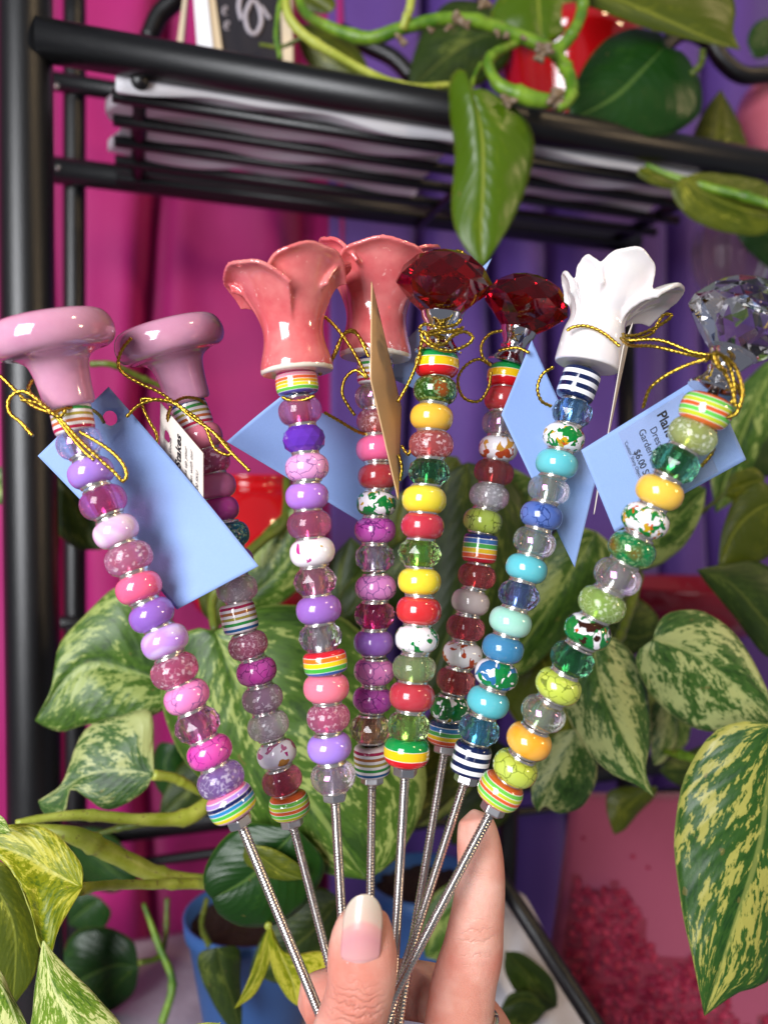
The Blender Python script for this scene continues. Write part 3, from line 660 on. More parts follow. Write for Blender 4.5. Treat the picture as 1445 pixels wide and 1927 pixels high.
# thumb nail: curved plate with a long free edge
def nail_mat():
    t = NT('nail'); tc = t.n('TexCoord').outputs['UV']; s = t.n('SeparateXYZ', {0: tc})
    u, v_ = s.outputs[0], s.outputs[1]
    vv = t.m_('ADD', v_, t.m_('MULTIPLY', t.m_('POWER', t.m_('ABSOLUTE', t.m_('SUBTRACT', u, .5)), 2), .5))
    c = t.ramp(vv, [(0, 'efc8c0'), (.10, 'dfa2a0'), (.4, 'd8969a'), (.600, 'dca29c'), (.66, 'd4b8a8'), (1, 'ccbeac')])
    st = t.noise(t.n('CombineXYZ', {0: t.m_('MULTIPLY', u, 24), 1: v_}).outputs[0], 1, 2)
    t.set(Base_Color=c, Roughness=.25, Coat_Weight=.5, Coat_Roughness=.12, Subsurface_Weight=.15, Subsurface_Scale=.001).bump(st, .12, .0003)
    return t.m
V = []; Fc = []; UV = []; nu, nv = 22, 34
for i in range(nv + 1):
    for j in range(nu + 1):
        v_ = i / nv; u = j / nu * 2 - 1
        y = 1821 - 138 * v_
        w = 38 * (1 if v_ < .58 else math.sqrt(max(.0, 1 - ((v_ - .58) / .425) ** 2.4))) * (1 if v_ > .16 else .35 + .65 * math.sqrt(max(0, 1 - ((.16 - v_) / .17) ** 2)))
        x = 681.5 + (v_ - .5) * 9 + u * w
        yy = y + (0 if v_ > .5 else (u * u * -9) * (.5 - v_) * 2)
        d = .2132 + (.0019 + .0012 * v_) * (u * w / 38) ** 2 + .0018 * max(0, v_ - .5) * 2 - .0005 * math.sin(v_ * 3.14) + (.0006 if v_ < .06 else 0)
        V.append(P(x, yy, d)); UV.append((j / nu, v_))
for i in range(nv):
    for j in range(nu): a = i * (nu + 1) + j; Fc.append((a, a + 1, a + nu + 2, a + nu + 1))
o = mesh('nail', V, Fc, nail_mat(), uv=UV); m = o.modifiers.new('t', 'SOLIDIFY'); m.thickness = .0005; m.offset = -1; put(o, person)
# ring on the index finger
pts = []
for k in range(49):
    a = k / 48 * 2 * math.pi; p = P(866, 1932, .250); pts.append(p + Vector((.0116 * math.cos(a), .0095 * math.sin(a), .0030 * math.cos(a))))
o = tube('ring', pts, .0009, silver, None, 12); tag(o, 'thin silver ring at the base of the index finger, bottom edge', 'ring')
# ------------------------------------------------------------------ shelf rack (rotated 18 degrees)
RO = Vector((-.1674, .385, 0)); RU = Vector((.9504, .3109, 0)); RW = Vector((-.3109, .9504, 0))
def K(u, w, z): return RO + RU * u + RW * w + Vector((0, 0, z))
rack = empty('shelf_rack', K(0, 0, -.55), 'black metal tube shelf rack with wire shelf and scroll ends, behind the stakes', 'shelf rack')
def rod(name, a, b, r, ns=16): return tube(name, [a, b], r, black, rack, ns)
postL = K(-.030, .0, 0); 
tube('post', [P(48, -60, .388), P(52, 500, .388), P(62, 1200, .388), P(72, 2100, .388)], .0128, black, rack, 32, 30)
tube('post', [P(141, -90, .520), P(141, 900, .520), P(146, 2300, .520)], .0073, black, rack, 24, 20)
rod('post', K(.43, .13, -.55), K(.43, .13, .225), .0075)
rod('front_rail', K(-.005, 0, .2345), K(.62, 0, .2345), .0102, 24)
rod('back_rail', K(-.02, .13, .224), K(.44, .13, .224), .0085, 20)
rod('back_rail', K(-.02, .132, .283), K(.2, .132, .283), .0060)
rod('side_bar', K(.044, .0, .224), K(.044, .13, .222), .0046)
rod('side_bar', K(.415, .0, .224), K(.415, .13, .222), .0046)
for i in range(5): rod('wire', K(.03, .014 + .0262 * i, .2195), K(.43, .014 + .0262 * i, .2195), .0034, 12)
for u in (.245,): rod('cross_wire', K(u, 0, .2145), K(u, .13, .2145), .0025, 10)
rod('back_rail', K(-.02, .13, -.213), K(.6, .13, -.213), .0085, 20)
rod('back_rail', K(-.02, .125, -.235), K(.6, .125, -.235), .0035, 12)
rod('cross_wire', K(.03, .13, -.10), K(.03, .03, -.14), .003)
tube('brace', [P(930, 1640, .435), P(1000, 1745, .415), P(1140, 1960, .385), P(1260, 2130, .36)], .0046, black, rack, 16, 20)
tube('back_rail', [P(96, 1172, .50), P(200, 1172, .53), P(320, 1165, .56)], .0045, black, rack, 12)
tube('post', [P(958, 1430, .52), P(956, 1560, .52), P(950, 1700, .515)], .0066, black, rack, 16, 8)
# scrolls above the shelf
tube('scroll', [P(360, -40, .50), P(330, 0, .50), P(300, 30, .50), P(280, 75, .50)], .0062, black, rack, 14, 20)
tube('scroll', [P(1240, 95, .56), P(1285, 60, .56), P(1330, 75, .56), P(1360, 115, .56), P(1400, 142, .56), P(1470, 138, .56)], .0062, black, rack, 14, 30)
tube('scroll', [P(640, 60, .56), P(690, 85, .56), P(740, 110, .56), P(775, 145, .56)], .0062, black, rack, 14, 24)
for (x, y, d) in ((110, 316, .50), (108, 163, .50)):
    V, Fc = lathe([(0, 0), (1.6, .2), (2, 1), (0, 1.6)], 12); o = mesh('screw', V, Fc, silver); place(o, rack, frame(P(x, y, d), (0, -1, 0)))
# ------------------------------------------------------------------ curtains
def cloth(name, c, c2):
    t = NT(name); v, o = t.obj()
    w = t.n('TexWave', {'Vector': o, 'Scale': 900.0, 'Distortion': 1.0}).outputs[1]
    t.set(Base_Color=t.mix(t.noise(v, 14, 4), c, c2), Roughness=.62, Sheen_Weight=.35, Sheen_Roughness=.4).bump(t.m_('ADD', w, t.noise(v, 400, 3)), .2, .0006)
    return t.m
def curtain(name, u0, u1, w0, mat, folds, label):
    V = []; Fc = []; nx, nz = 150, 40
    for i in range(nz + 1):
        z = .62 - 1.35 * i / nz
        for j in range(nx + 1):
            u = u0 + (u1 - u0) * j / nx; w = w0
            for (uc, amp, wd) in folds:
                uu = u - uc + .012 * math.sin(z * 5 + uc * 30)
                w += amp * math.exp(-(uu / wd) ** 2)
            w += .006 * noise.noise(Vector((u * 14, z * 4, 3.3))) + .003 * noise.noise(Vector((u * 40, z * 16, 1.3))); w += .003 * math.sin(u * 60 + z * 3) + .003 * math.sin(u * 23 - z * 6) + .0015 * math.sin(z * 40 + u * 35)
            V.append(K(u, w, z))
    for i in range(nz):
        for j in range(nx): a = i * (nx + 1) + j; Fc.append((a, a + 1, a + nx + 2, a + nx + 1))
    o = mesh(name, V, Fc, mat); m = o.modifiers.new('t', 'SOLIDIFY'); m.thickness = .0012
    tag(o, label, 'curtain'); return o
curtain('curtain', -.5, .218, .235, cloth('magenta satin', 'b80c74', 'a40a64'), [(-.02, .05, .014), (.06, .045, .010), (.2, .05, .02), (-.1, .03, .02), (.135, -.01, .03)], 'magenta satin curtain with soft vertical folds behind the left of the rack')
curtain('curtain', .205, 1.1, .245, cloth('purple satin', '66439c', '58368a'), [(.29, .04, .008), (.37, .05, .012), (.33, -.012, .02), (.45, .05, .012), (.52, -.015, .02), (.56, .04, .008), (.63, .05, .012), (.41, -.012, .02)], 'purple satin curtain with narrow vertical folds behind the right of the rack')
# ------------------------------------------------------------------ leaves
def leaf_mat(name, dark, mid, pale, amt, vein='8fae4a', rough=.3, scl=1.0, fine_=1.0):
    t = NT(name); tc = t.n('TexCoord').outputs['UV']; s = t.n('SeparateXYZ', {0: tc}); u, v = s.outputs[0], s.outputs[1]
    sd = t.m_('SUBTRACT', v, .5); a = t.m_('MULTIPLY', t.m_('ABSOLUTE', sd), 2)
    q = t.m_('SUBTRACT', u, t.m_('MULTIPLY', a, .42))
    rn = t.m_('MULTIPLY', t.n('ObjectInfo').outputs['Random'], 57.0)
    side = t.m_('MULTIPLY', t.m_('GREATER_THAN', sd, 0), 9.3)
    seed = t.m_('ADD', rn, side)
    v1 = t.n('CombineXYZ', {0: t.m_('MULTIPLY', q, 10 * scl), 1: t.m_('MULTIPLY', a, 4.2 * scl), 2: seed}).outputs[0]
    v2 = t.n('CombineXYZ', {0: t.m_('MULTIPLY', q, 32 * scl), 1: t.m_('MULTIPLY', a, 17 * scl), 2: seed}).outputs[0]
    v3 = t.n('CombineXYZ', {0: t.m_('MULTIPLY', u, 2.0), 1: t.m_('MULTIPLY', v, 2.6), 2: seed}).outputs[0]
    n1 = t.noise(v1, 1, 5, .62, .6); n2 = t.noise(v2, 1, 3, .6, .4); n3 = t.noise(v3, 1, 2)
    f = t.m_('ADD', t.m_('ADD', t.m_('MULTIPLY', n1, .50), t.m_('MULTIPLY', n2, .42 * fine_)), t.m_('MULTIPLY', n3, .55))
    f = t.m_('ADD', f, amt - .305 + .15 * (1 - fine_))
    c = t.ramp(f, [(.36, dark), (.47, mid), (.52, mid), (.545, pale), (.75, pale)])
    mr = t.ramp(a, [(0, 'ffffff'), (.025, 'ffffff'), (.05, '000000')])
    c = t.mix(t.m_('MULTIPLY', mr, .55), c, vein)
    er = t.ramp(a, [(.965, '000000'), (.99, 'ffffff')]); c = t.mix(t.m_('MULTIPLY', er, .5), c, vein)
    sp_ = t.m_('GREATER_THAN', t.noise(t.n('CombineXYZ', {0: t.m_('MULTIPLY', u, 16), 1: t.m_('MULTIPLY', v, 11), 2: seed}).outputs[0], 1, 2), .725)
    c = t.mix(t.m_('MULTIPLY', sp_, .55), c, '7c6c38')
    lv = t.m_('POWER', t.m_('ABSOLUTE', t.m_('SINE', t.m_('MULTIPLY', q, 38))), 4)
    t.set(Base_Color=c, Roughness=rough, Coat_Weight=.05, Coat_Roughness=.3, Specular_IOR_Level=.38)
    t.bump(t.m_('ADD', lv, t.m_('MULTIPLY', n2, 1.2)), .13, .0012)
    tr = t.n('BsdfTranslucent', {'Color': c}); mx = t.n('MixShader', {0: .16, 1: t.p.outputs[0], 2: tr.outputs[0]})
    t.t.links.new(mx.outputs[0], t.out.inputs[0])
    return t.m
LM = {
 'green': leaf_mat('fresh green leaf', '4e6c0c', '667c12', 'c8c878', -.12, 'a8b048', .3),
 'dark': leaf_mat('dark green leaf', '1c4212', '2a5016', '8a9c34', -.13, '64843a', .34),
 'olive': leaf_mat('olive leaf', '4a560c', '626a12', 'a4a43a', -.05, '8e9434', .38),
 'mottle': leaf_mat('mottled pothos leaf', '2c4a12', '4a6c20', 'a0b060', .055, 'a0b45c', .4),
 'marble': leaf_mat('pale marbled leaf', '28481a', '44682a', 'b4bc78', .085, 'aeb872', .42, 1.1),
 'bright': leaf_mat('yellow green leaf', '58700c', '8e960c', 'c8c444', .08, 'd0d070', .38, 1.2),
 'streak': leaf_mat('white streaked leaf', '2e5c1c', '749428', 'd8dc90', .10, 'dce0a0', .38, 1.1),
 'cut': leaf_mat('dark and cream cut leaf', '20441a', '345a20', 'b0ac54', .065, 'a0a858', .36, .9),
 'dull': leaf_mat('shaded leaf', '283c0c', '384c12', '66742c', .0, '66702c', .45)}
def stem_mat(name, c1, c2):
    t = NT(name); v, o = t.obj(); t.set(Base_Color=t.mix(t.m_('MULTIPLY', t.m_('GREATER_THAN', t.noise(v, 420, 2), .66), .6), t.mix(t.ramp(t.noise(v, 90, 4, .6), [(.35, '000000'), (.65, 'ffffff')]), c1, c2), '6c5434'), Roughness=.42).bump(t.noise(v, 260, 3), .3, .001); return t.m
SM = {'g': stem_mat('green stem', '44700e', '7ca028'), 'y': stem_mat('yellow green stem', '94a02c', 'b4bc50'), 'd': stem_mat('dark stem', '4a5c18', '64701c')}
M_scar = stem_mat('dry brown node', '6c5844', '8c7860')
def plant(label, p, group='trailing pothos vines'):
    return empty('pothos_plant', P(*p), label, 'plant', group)
def leaf(root, mat, d, mid, Lp, Rp, off=(0, 0, 0), bulge=.10):
    """mid / Lp / Rp are rails from the leaf base to its tip; off = depth offsets (mm) of left edge, right edge, tip"""
    n = 26; k = 8
    def rail(pts, o):
        s = spl([(x, y, 0) for x, y in pts], n)
        return [P(x, y, d + (o * math.sin(math.pi * min(1, i / (n - 1) * 1.15 + .0) if i / (n - 1) < .87 else math.pi) * 1 + off[2] * i / (n - 1)) * .001) for i, (x, y, _) in enumerate(s)]
    b, tip = mid[0], mid[-1]
    Lr = rail([b] + Lp + [tip], off[0]); Rr = rail([b] + Rp + [tip], off[1]); Mr = rail(mid, 0)
    V = []; UV = []; Fc = []
    for i in range(n):
        for j in range(-k, k + 1):
            e = Lr[i] if j < 0 else Rr[i]; a = abs(j) / k
            w = (e - Mr[i]).length
            p = Mr[i].lerp(e, a) + Vector((0, -1, 0)) * (bulge * w * (math.sin(math.pi * a ** .8)) )
            und = .018 * w * math.sin(i * 1.3 + j * .4) * a
            V.append(p + Vector((0, und, 0))); UV.append((i / (n - 1), .5 + .5 * j / k))
    wd = 2 * k + 1
    for i in range(n - 1):
        for j in range(2 * k): a = i * wd + j; Fc.append((a, a + 1, a + wd + 1, a + wd))
    o = mesh('leaf', V, Fc, LM[mat], uv=UV)
    m = o.modifiers.new('t', 'SOLIDIFY'); m.thickness = .0004
    return put(o, root)
def stem(root, pts, w, mat='g', n=40):
    """pts (x,y,d) ; w = diameter(s) in photo pixels"""
    pw = w if isinstance(w, (list, tuple)) else [w] * len(pts)
    s = spl([(*P(*p), ww / F * p[2] / 2) for p, ww in zip(pts, pw)], n)
    return tube('stem', [q[:3] for q in s], [q[3] * (1 + .04 * math.sin(i * .9) + .28 * math.exp(-((i - 12) / .9) ** 2) + .24 * math.exp(-((i - 28) / .9) ** 2)) for i, q in enumerate(s)], SM[mat], root, 12)
def scar(root, x, y, d, s):
    """knobbly dry aerial root bud"""
    rr_ = random.Random(int(x * y)); V = []; Fc = []
    for q in range(5):
        a = P(x, y, d); b = a + Vector((rr_.uniform(-1, 1), rr_.uniform(-1, .2), rr_.uniform(-1.2, .6))) * s * .001
        sweep([a, a.lerp(b, .5), b], [s * .00045, s * .0004, s * .0002], 6, V=V, Fc=Fc)
    put(mesh('root_bud', V, Fc, M_scar), root)
# upper shelf pothos
pu = plant('glossy green pothos vine trailing over the front rail of the upper shelf', (900, 250, .46))
leaf(pu, 'green', .432, [(885, 170), (905, 250), (908, 350), (905, 430), (908, 502)], [(872, 128), (848, 148), (846, 210), (856, 290), (850, 380), (858, 435), (885, 480)], [(915, 170), (962, 200), (1000, 245), (1000, 310), (975, 390), (940, 455)], (8, 8, 6), .12)
leaf(pu, 'dark', .475, [(1250, 88), (1210, 130), (1160, 180), (1110, 210), (1072, 222)], [(1238, 62), (1180, 56), (1125, 88), (1088, 145), (1070, 195)], [(1290, 105), (1317, 165), (1314, 215), (1262, 252), (1190, 258), (1120, 245)], (10, 8, 4), .12)
leaf(pu, 'olive', .455, [(1060, -40), (1150, -5), (1230, 30), (1320, 70), (1392, 94)], [(1075, 0), (1130, 20), (1200, 48), (1270, 68), (1340, 84)], [(1130, -70), (1260, -60), (1360, -30), (1382, 15), (1378, 60)], (4, 8, 0), .1)
leaf(pu, 'dull', .52, [(950, 60), (905, 70), (860, 95), (815, 130), (770, 172)], [(930, 20), (860, 0), (810, 35), (785, 85), (772, 130)], [(962, 95), (945, 130), (890, 165), (830, 180), (790, 180)], (6, 6, 0))
leaf(pu, 'green', .50, [(1010, -40), (1012, 0), (1015, 40), (1020, 78)], [(960, -30), (935, 0), (925, 35), (965, 72)], [(1060, -30), (1090, 0), (1085, 35), (1050, 68)], (6, 6, 0))
leaf(pu, 'olive', .52, [(560, 50), (600, 80), (640, 110), (690, 150)], [(590, 45), (640, 60), (672, 90), (690, 120)], [(562, 80), (580, 120), (620, 145), (660, 155)], (4, 4, 0))
leaf(pu, 'olive', .48, [(560, -20), (590, 0), (625, 22)], [(590, -25), (620, -10), (632, 8)], [(560, 5), (580, 20), (605, 26)])
leaf(pu, 'olive', .468, [(1280, 335), (1340, 372), (1400, 395), (1480, 405)], [(1320, 325), (1380, 330), (1430, 340), (1475, 368)], [(1262, 358), (1288, 402), (1345, 432), (1430, 442)], (0, 2, 0), .05)
leaf(pu, 'olive', .545, [(1345, 300), (1348, 250), (1352, 210), (1356, 168)], [(1300, 290), (1305, 250), (1330, 200)], [(1400, 300), (1405, 270), (1385, 220)], (4, 4, 0))
leaf(pu, 'dull', .500, [(1140, 275), (1100, 300), (1050, 312), (1015, 290)], [(1120, 262), (1070, 260), (1030, 270)], [(1140, 300), (1100, 315), (1050, 320)])
leaf(pu, 'olive', .50, [(1200, 315), (1235, 330), (1275, 340), (1300, 352)], [(1230, 315), (1265, 325), (1290, 335)], [(1200, 330), (1240, 352), (1280, 358)])
leaf(pu, 'dark', .60, [(1470, 40), (1440, 60), (1410, 95)], [(1440, 35), (1415, 50), (1405, 75)], [(1470, 80), (1445, 105), (1420, 110)])
leaf(pu, 'dark', .56, [(1380, 420), (1430, 430), (1500, 500)], [(1400, 405), (1450, 415), (1500, 440)], [(1385, 440), (1410, 475), (1470, 520)])
stem(pu, [(537, -30, .425), (543, 30, .425), (580, 72, .428), (640, 108, .432), (700, 140, .436), (770, 163, .44), (852, 160, .45)], [14, 18, 18, 16, 15, 14, 12], 'y')
stem(pu, [(560, -20, .46), (575, 25, .455), (640, 60, .45), (700, 72, .448), (760, 52, .446), (850, 35, .446), (925, 48, .448), (1000, 78, .45), (1045, 98, .45)], [16, 18, 22, 24, 24, 24, 24, 24, 26])
stem(pu, [(775, -30, .44), (772, 10, .44), (762, 40, .442), (757, 55, .444)], 16, 'y')
stem(pu, [(1045, 98, .45), (1068, 75, .448), (1092, 30, .446), (1100, -30, .445)], [26, 22, 22, 20])
stem(pu, [(1040, 95, .45), (1064, 128, .444), (1076, 165, .438), (1066, 192, .434), (1048, 204, .432)], [26, 24, 24, 22, 16])
stem(pu, [(978, 78, .452), (935, 98, .445), (918, 118, .44), (928, 145, .438), (945, 165, .437), (1000, 186, .436), (1050, 192, .436)], [14, 18, 20, 20, 26, 32, 20])
stem(pu, [(528, 110, .44), (520, 60, .44), (532, -20, .44)], 10)
stem(pu, [(490, 84, .46), (530, 88, .455), (570, 70, .45)], 7, 'd')
stem(pu, [(1322, 92, .46), (1318, 120, .465), (1300, 140, .47)], 12, 'd')
stem(pu, [(1215, 310, .48), (1260, 330, .475), (1330, 352, .468), (1400, 370, .462), (1480, 395, .455)], [8, 12, 16, 18, 18])
stem(pu, [(885, 172, .432), (890, 150, .440), (905, 120, .45)], 9)
for x, y, s in ((858, 33, 6), (1020, 92, 6), (1015, 108, 5), (1048, 178, 7), (955, 190, 5), (845, 50, 3), (937, 62, 3), (952, 64, 3), (810, 58, 3), (755, 75, 4), (982, 70, 3), (875, 45, 4), (912, 8, 5), (1048, 196, 6)): scar(pu, x, y, .432 if y > 170 else .437, s)
# left marbled plant
pl = plant('mottled green pothos leaves hanging left of the stakes, over the left post', (330, 1500, .36))
leaf(pl, 'mottle', .352, [(330, 1290), (240, 1262), (165, 1250), (115, 1290), (68, 1356)], [(325, 1180), (270, 1105), (215, 1108), (155, 1165), (112, 1215), (100, 1290)], [(318, 1330), (240, 1362), (170, 1362), (120, 1376), (88, 1368)], (6, -6, -10), .09)
leaf(pl, 'marble', .328, [(290, 1458), (235, 1449), (175, 1456), (128, 1480), (74, 1508)], [(289, 1400), (284, 1338), (235, 1345), (170, 1366), (140, 1415), (122, 1472)], [(268, 1492), (207, 1524), (165, 1502), (134, 1485), (122, 1530), (86, 1532)], (10, -4, 0), .08)
leaf(pl, 'dull', .42, [(60, 860), (100, 900), (150, 960), (190, 1035)], [(110, 850), (170, 900), (200, 960)], [(60, 900), (90, 980), (140, 1030)])
leaf(pl, 'mottle', .43, [(-30, 930), (0, 915), (25, 880)], [(-20, 890), (5, 878)], [(0, 950), (22, 930)])
leaf(pl, 'olive', .39, [(410, 1180), (395, 1140), (410, 1080), (460, 1000)], [(380, 1150), (375, 1090), (420, 1020)], [(430, 1160), (440, 1110), (455, 1050)])
stem(pl, [(288, 1458, .328), (330, 1465, .335), (380, 1490, .345), (430, 1500, .36)], [20, 18, 16, 14], 'y')
stem(pl, [(30, 1548, .30), (80, 1540, .305), (160, 1534, .312), (260, 1542, .32), (340, 1540, .33), (375, 1525, .335), (425, 1480, .35)], [10, 16, 20, 22, 28, 30, 24], 'y')
stem(pl, [(340, 1540, .335), (300, 1545, .336), (240, 1555, .338), (180, 1570, .34)], [22, 16, 14, 8], 'd')
stem(pl, [(60, 1556, .298), (140, 1572, .30), (210, 1605, .31), (300, 1648, .32), (350, 1656, .325), (400, 1660, .33)], [12, 32, 34, 32, 28, 24], 'y')
stem(pl, [(150, 1674, .275), (200, 1666, .29), (290, 1664, .31), (400, 1662, .33)], [24, 17, 18, 22], 'y')
stem(pl, [(540, 900, .40), (535, 980, .38), (490, 1020, .37), (430, 1080, .36), (400, 1130, .355), (405, 1190, .345)], [14, 18, 20, 22, 18, 16], 'd')
stem(pl, [(170, 685, .38), (210, 686, .38), (260, 708, .39), (310, 730, .4)], [12, 12, 12, 10], 'd')
# bottom left yellow green plant, nearest
pb = plant('bright yellow green pothos leaves in the lower left corner, nearest the camera', (0, 1700, .27))
leaf(pb, 'bright', .268, [(156, 1670), (100, 1640), (50, 1610), (-20, 1590), (-70, 1600)], [(155, 1630), (122, 1584), (84, 1556), (36, 1550), (-20, 1560), (-60, 1580)], [(137, 1704), (112, 1748), (96, 1800), (78, 1785), (55, 1712), (30, 1645), (-20, 1600)], (4, -10, 0), .06)
leaf(pb, 'olive', .285, [(-40, 1640), (0, 1680), (30, 1760), (25, 1895)], [(0, 1620), (45, 1668), (75, 1750), (68, 1830)], [(-40, 1700), (-30, 1780), (-10, 1860)], (4, 4, 0))
leaf(pb, 'streak', .245, [(83, 1770), (100, 1850), (140, 1930), (200, 2050)], [(72, 1830), (64, 1900), (62, 1980), (120, 2050)], [(112, 1805), (170, 1862), (232, 1935), (260, 2010)], (4, 4, -6), .08)
leaf(pb, 'streak', .250, [(-40, 1800), (0, 1850), (25, 1900), (60, 1990)], [(-50, 1850), (-30, 1930), (0, 1990)], [(0, 1825), (20, 1870), (52, 1930)], (2, 2, 0))
leaf(pb, 'streak', .262, [(-30, 1540), (-5, 1548), (20, 1565)], [(-20, 1525), (8, 1540)], [(-20, 1560), (5, 1570)])
leaf(pb, 'bright', .24, [(340, 1960), (370, 1940), (415, 1926)], [(350, 1935), (385, 1925)], [(350, 1965), (390, 1945)])
# centre plant
pc = plant('large mottled green pothos leaves filling the gap behind the middle stakes', (450, 1400, .36))
leaf(pc, 'mottle', .335, [(405, 1188), (450, 1290), (520, 1420), (610, 1545), (690, 1655)], [(350, 1188), (305, 1290), (330, 1400), (410, 1500), (500, 1590), (600, 1640)], [(500, 1140), (640, 1160), (740, 1270), (790, 1400), (800, 1500), (750, 1610)], (6, 10, -4), .10)
leaf(pc, 'dark', .322, [(560, 1560), (520, 1600), (470, 1650), (400, 1690)], [(470, 1550), (420, 1580), (388, 1630), (385, 1670)], [(610, 1620), (590, 1680), (540, 1730), (470, 1745), (415, 1722)], (4, 4, 0))
leaf(pc, 'olive', .315, [(460, 1595), (490, 1612), (530, 1640), (570, 1655)], [(480, 1590), (520, 1600), (565, 1630)], [(460, 1620), (490, 1645), (530, 1657)])
leaf(pc, 'olive', .37, [(760, 1500), (800, 1470), (850, 1440), (930, 1390)], [(740, 1450), (790, 1420), (860, 1400)], [(765, 1560), (820, 1530), (890, 1460)], (4, 4, 0))
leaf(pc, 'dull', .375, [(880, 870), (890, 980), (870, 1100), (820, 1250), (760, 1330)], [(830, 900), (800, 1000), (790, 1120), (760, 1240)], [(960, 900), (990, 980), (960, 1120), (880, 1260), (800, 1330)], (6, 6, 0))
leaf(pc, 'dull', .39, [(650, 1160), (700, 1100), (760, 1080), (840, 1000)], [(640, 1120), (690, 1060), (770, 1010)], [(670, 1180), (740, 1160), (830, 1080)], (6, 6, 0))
leaf(pc, 'mottle', .385, [(1120, 1000), (1070, 1080), (1020, 1160), (960, 1240), (900, 1280)], [(1060, 990), (1000, 1060), (950, 1140), (910, 1210)], [(1160, 1040), (1140, 1110), (1060, 1200), (980, 1270)], (6, 6, 0))
leaf(pc, 'olive', .40, [(980, 1180), (1030, 1260), (1060, 1330), (1070, 1420)], [(940, 1220), (950, 1320), (1010, 1400)], [(1060, 1190), (1100, 1260), (1100, 1350)], (6, 6, 0))
leaf(pc, 'mottle', .38, [(460, 1130), (520, 1080), (560, 1020), (590, 930)], [(440, 1100), (480, 1020), (540, 960)], [(500, 1150), (570, 1100), (610, 1010)], (5, 5, 0))
leaf(pc, 'mottle', .39, [(1000, 900), (960, 960), (930, 1040), (915, 1130)], [(950, 880), (905, 930), (895, 1030)], [(1030, 940), (1020, 1020), (960, 1100)], (5, 5, 0))
leaf(pc, 'olive', .41, [(860, 860), (830, 900), (812, 960), (815, 1040)], [(820, 860), (790, 910), (790, 980)], [(880, 900), (870, 970), (845, 1030)], (5, 5, 0))
leaf(pc, 'dull', .40, [(700, 1250), (650, 1180), (640, 1100), (660, 1010)], [(660, 1230), (600, 1150), (620, 1060)], [(720, 1200), (710, 1110), (690, 1040)], (5, 5, 0))
leaf(pc, 'mottle', .40, [(860, 1330), (850, 1420), (810, 1500), (760, 1560)], [(810, 1340), (780, 1430), (760, 1500)], [(910, 1370), (900, 1460), (830, 1540)], (5, 5, 0))
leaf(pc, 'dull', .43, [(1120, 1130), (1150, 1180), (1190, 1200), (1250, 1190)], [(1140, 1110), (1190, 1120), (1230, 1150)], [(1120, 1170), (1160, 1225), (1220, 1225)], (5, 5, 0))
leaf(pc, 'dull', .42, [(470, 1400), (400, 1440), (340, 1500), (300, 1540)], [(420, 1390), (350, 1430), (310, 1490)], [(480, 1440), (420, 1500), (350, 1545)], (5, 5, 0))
leaf(pc, 'dark', .43, [(330, 1400), (310, 1440), (330, 1480), (350, 1520)], [(300, 1400), (285, 1450), (310, 1500)], [(350, 1410), (370, 1450), (370, 1500)], (5, 5, 0))
leaf(pc, 'mottle', .43, [(1240, 1230), (1215, 1290), (1225, 1360), (1255, 1420)], [(1200, 1240), (1190, 1310), (1210, 1380)], [(1290, 1290), (1300, 1350), (1290, 1400)], (5, 5, 0))
leaf(pc, 'dull', .44, [(1110, 1060), (1150, 1100), (1170, 1160), (1160, 1230)], [(1090, 1110), (1110, 1170), (1140, 1220)], [(1160, 1060), (1200, 1120), (1195, 1190)], (5, 5, 0))
leaf(pc, 'olive', .44, [(740, 1130), (760, 1060), (750, 990), (770, 920)], [(700, 1100), (700, 1010), (740, 940)], [(780, 1110), (800, 1040), (795, 960)], (5, 5, 0))
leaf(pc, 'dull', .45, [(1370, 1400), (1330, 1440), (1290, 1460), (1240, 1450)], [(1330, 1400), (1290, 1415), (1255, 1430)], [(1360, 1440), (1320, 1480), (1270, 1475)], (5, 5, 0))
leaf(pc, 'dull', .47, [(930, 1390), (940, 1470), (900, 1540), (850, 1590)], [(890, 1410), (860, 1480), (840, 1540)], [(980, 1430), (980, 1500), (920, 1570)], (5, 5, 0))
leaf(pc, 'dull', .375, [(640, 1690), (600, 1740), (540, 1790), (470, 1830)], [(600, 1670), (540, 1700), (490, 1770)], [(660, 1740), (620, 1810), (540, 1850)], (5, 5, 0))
leaf(pc, 'mottle', .40, [(930, 1660), (880, 1690), (830, 1740), (800, 1800)], [(880, 1650), (820, 1680), (790, 1740)], [(940, 1720), (900, 1780), (850, 1810)], (5, 5, 0))
# plant in the blue pot
pp = plant('yellow green pothos with a folded leaf hanging in front of the blue pot', (505, 1745, .33))
leaf(pp, 'bright', .322, [(507, 1742), (497, 1790), (478, 1845), (442, 1897)], [(492, 1775), (477, 1820), (456, 1870)], [(512, 1780), (505, 1820), (480, 1870)], (0, 0, 0))
leaf(pp, 'bright', .318, [(508, 1742), (530, 1800), (550, 1845), (560, 1892)], [(505, 1775), (515, 1830), (540, 1875)], [(540, 1798), (600, 1790), (625, 1810), (600, 1860)], (0, 4, 0))
leaf(pp, 'dull', .38, [(408, 1782), (420, 1830), (440, 1890), (455, 1960)], [(375, 1795), (380, 1840), (415, 1910)], [(450, 1785), (452, 1840), (455, 1900)], (0, 5, 0))
leaf(pp, 'dull', .43, [(950, 1790), (990, 1830), (1020, 1870), (1048, 1895)], [(985, 1795), (1035, 1835), (1048, 1870)], [(950, 1830), (980, 1880), (1020, 1903)])
leaf(pp, 'dull', .42, [(940, 1900), (985, 1880), (1030, 1900)], [(960, 1870), (1000, 1868)], [(950, 1940), (1000, 1930)])
stem(pp, [(505, 1744, .322), (507, 1725, .33), (495, 1690, .34)], [14, 12, 10], 'y')
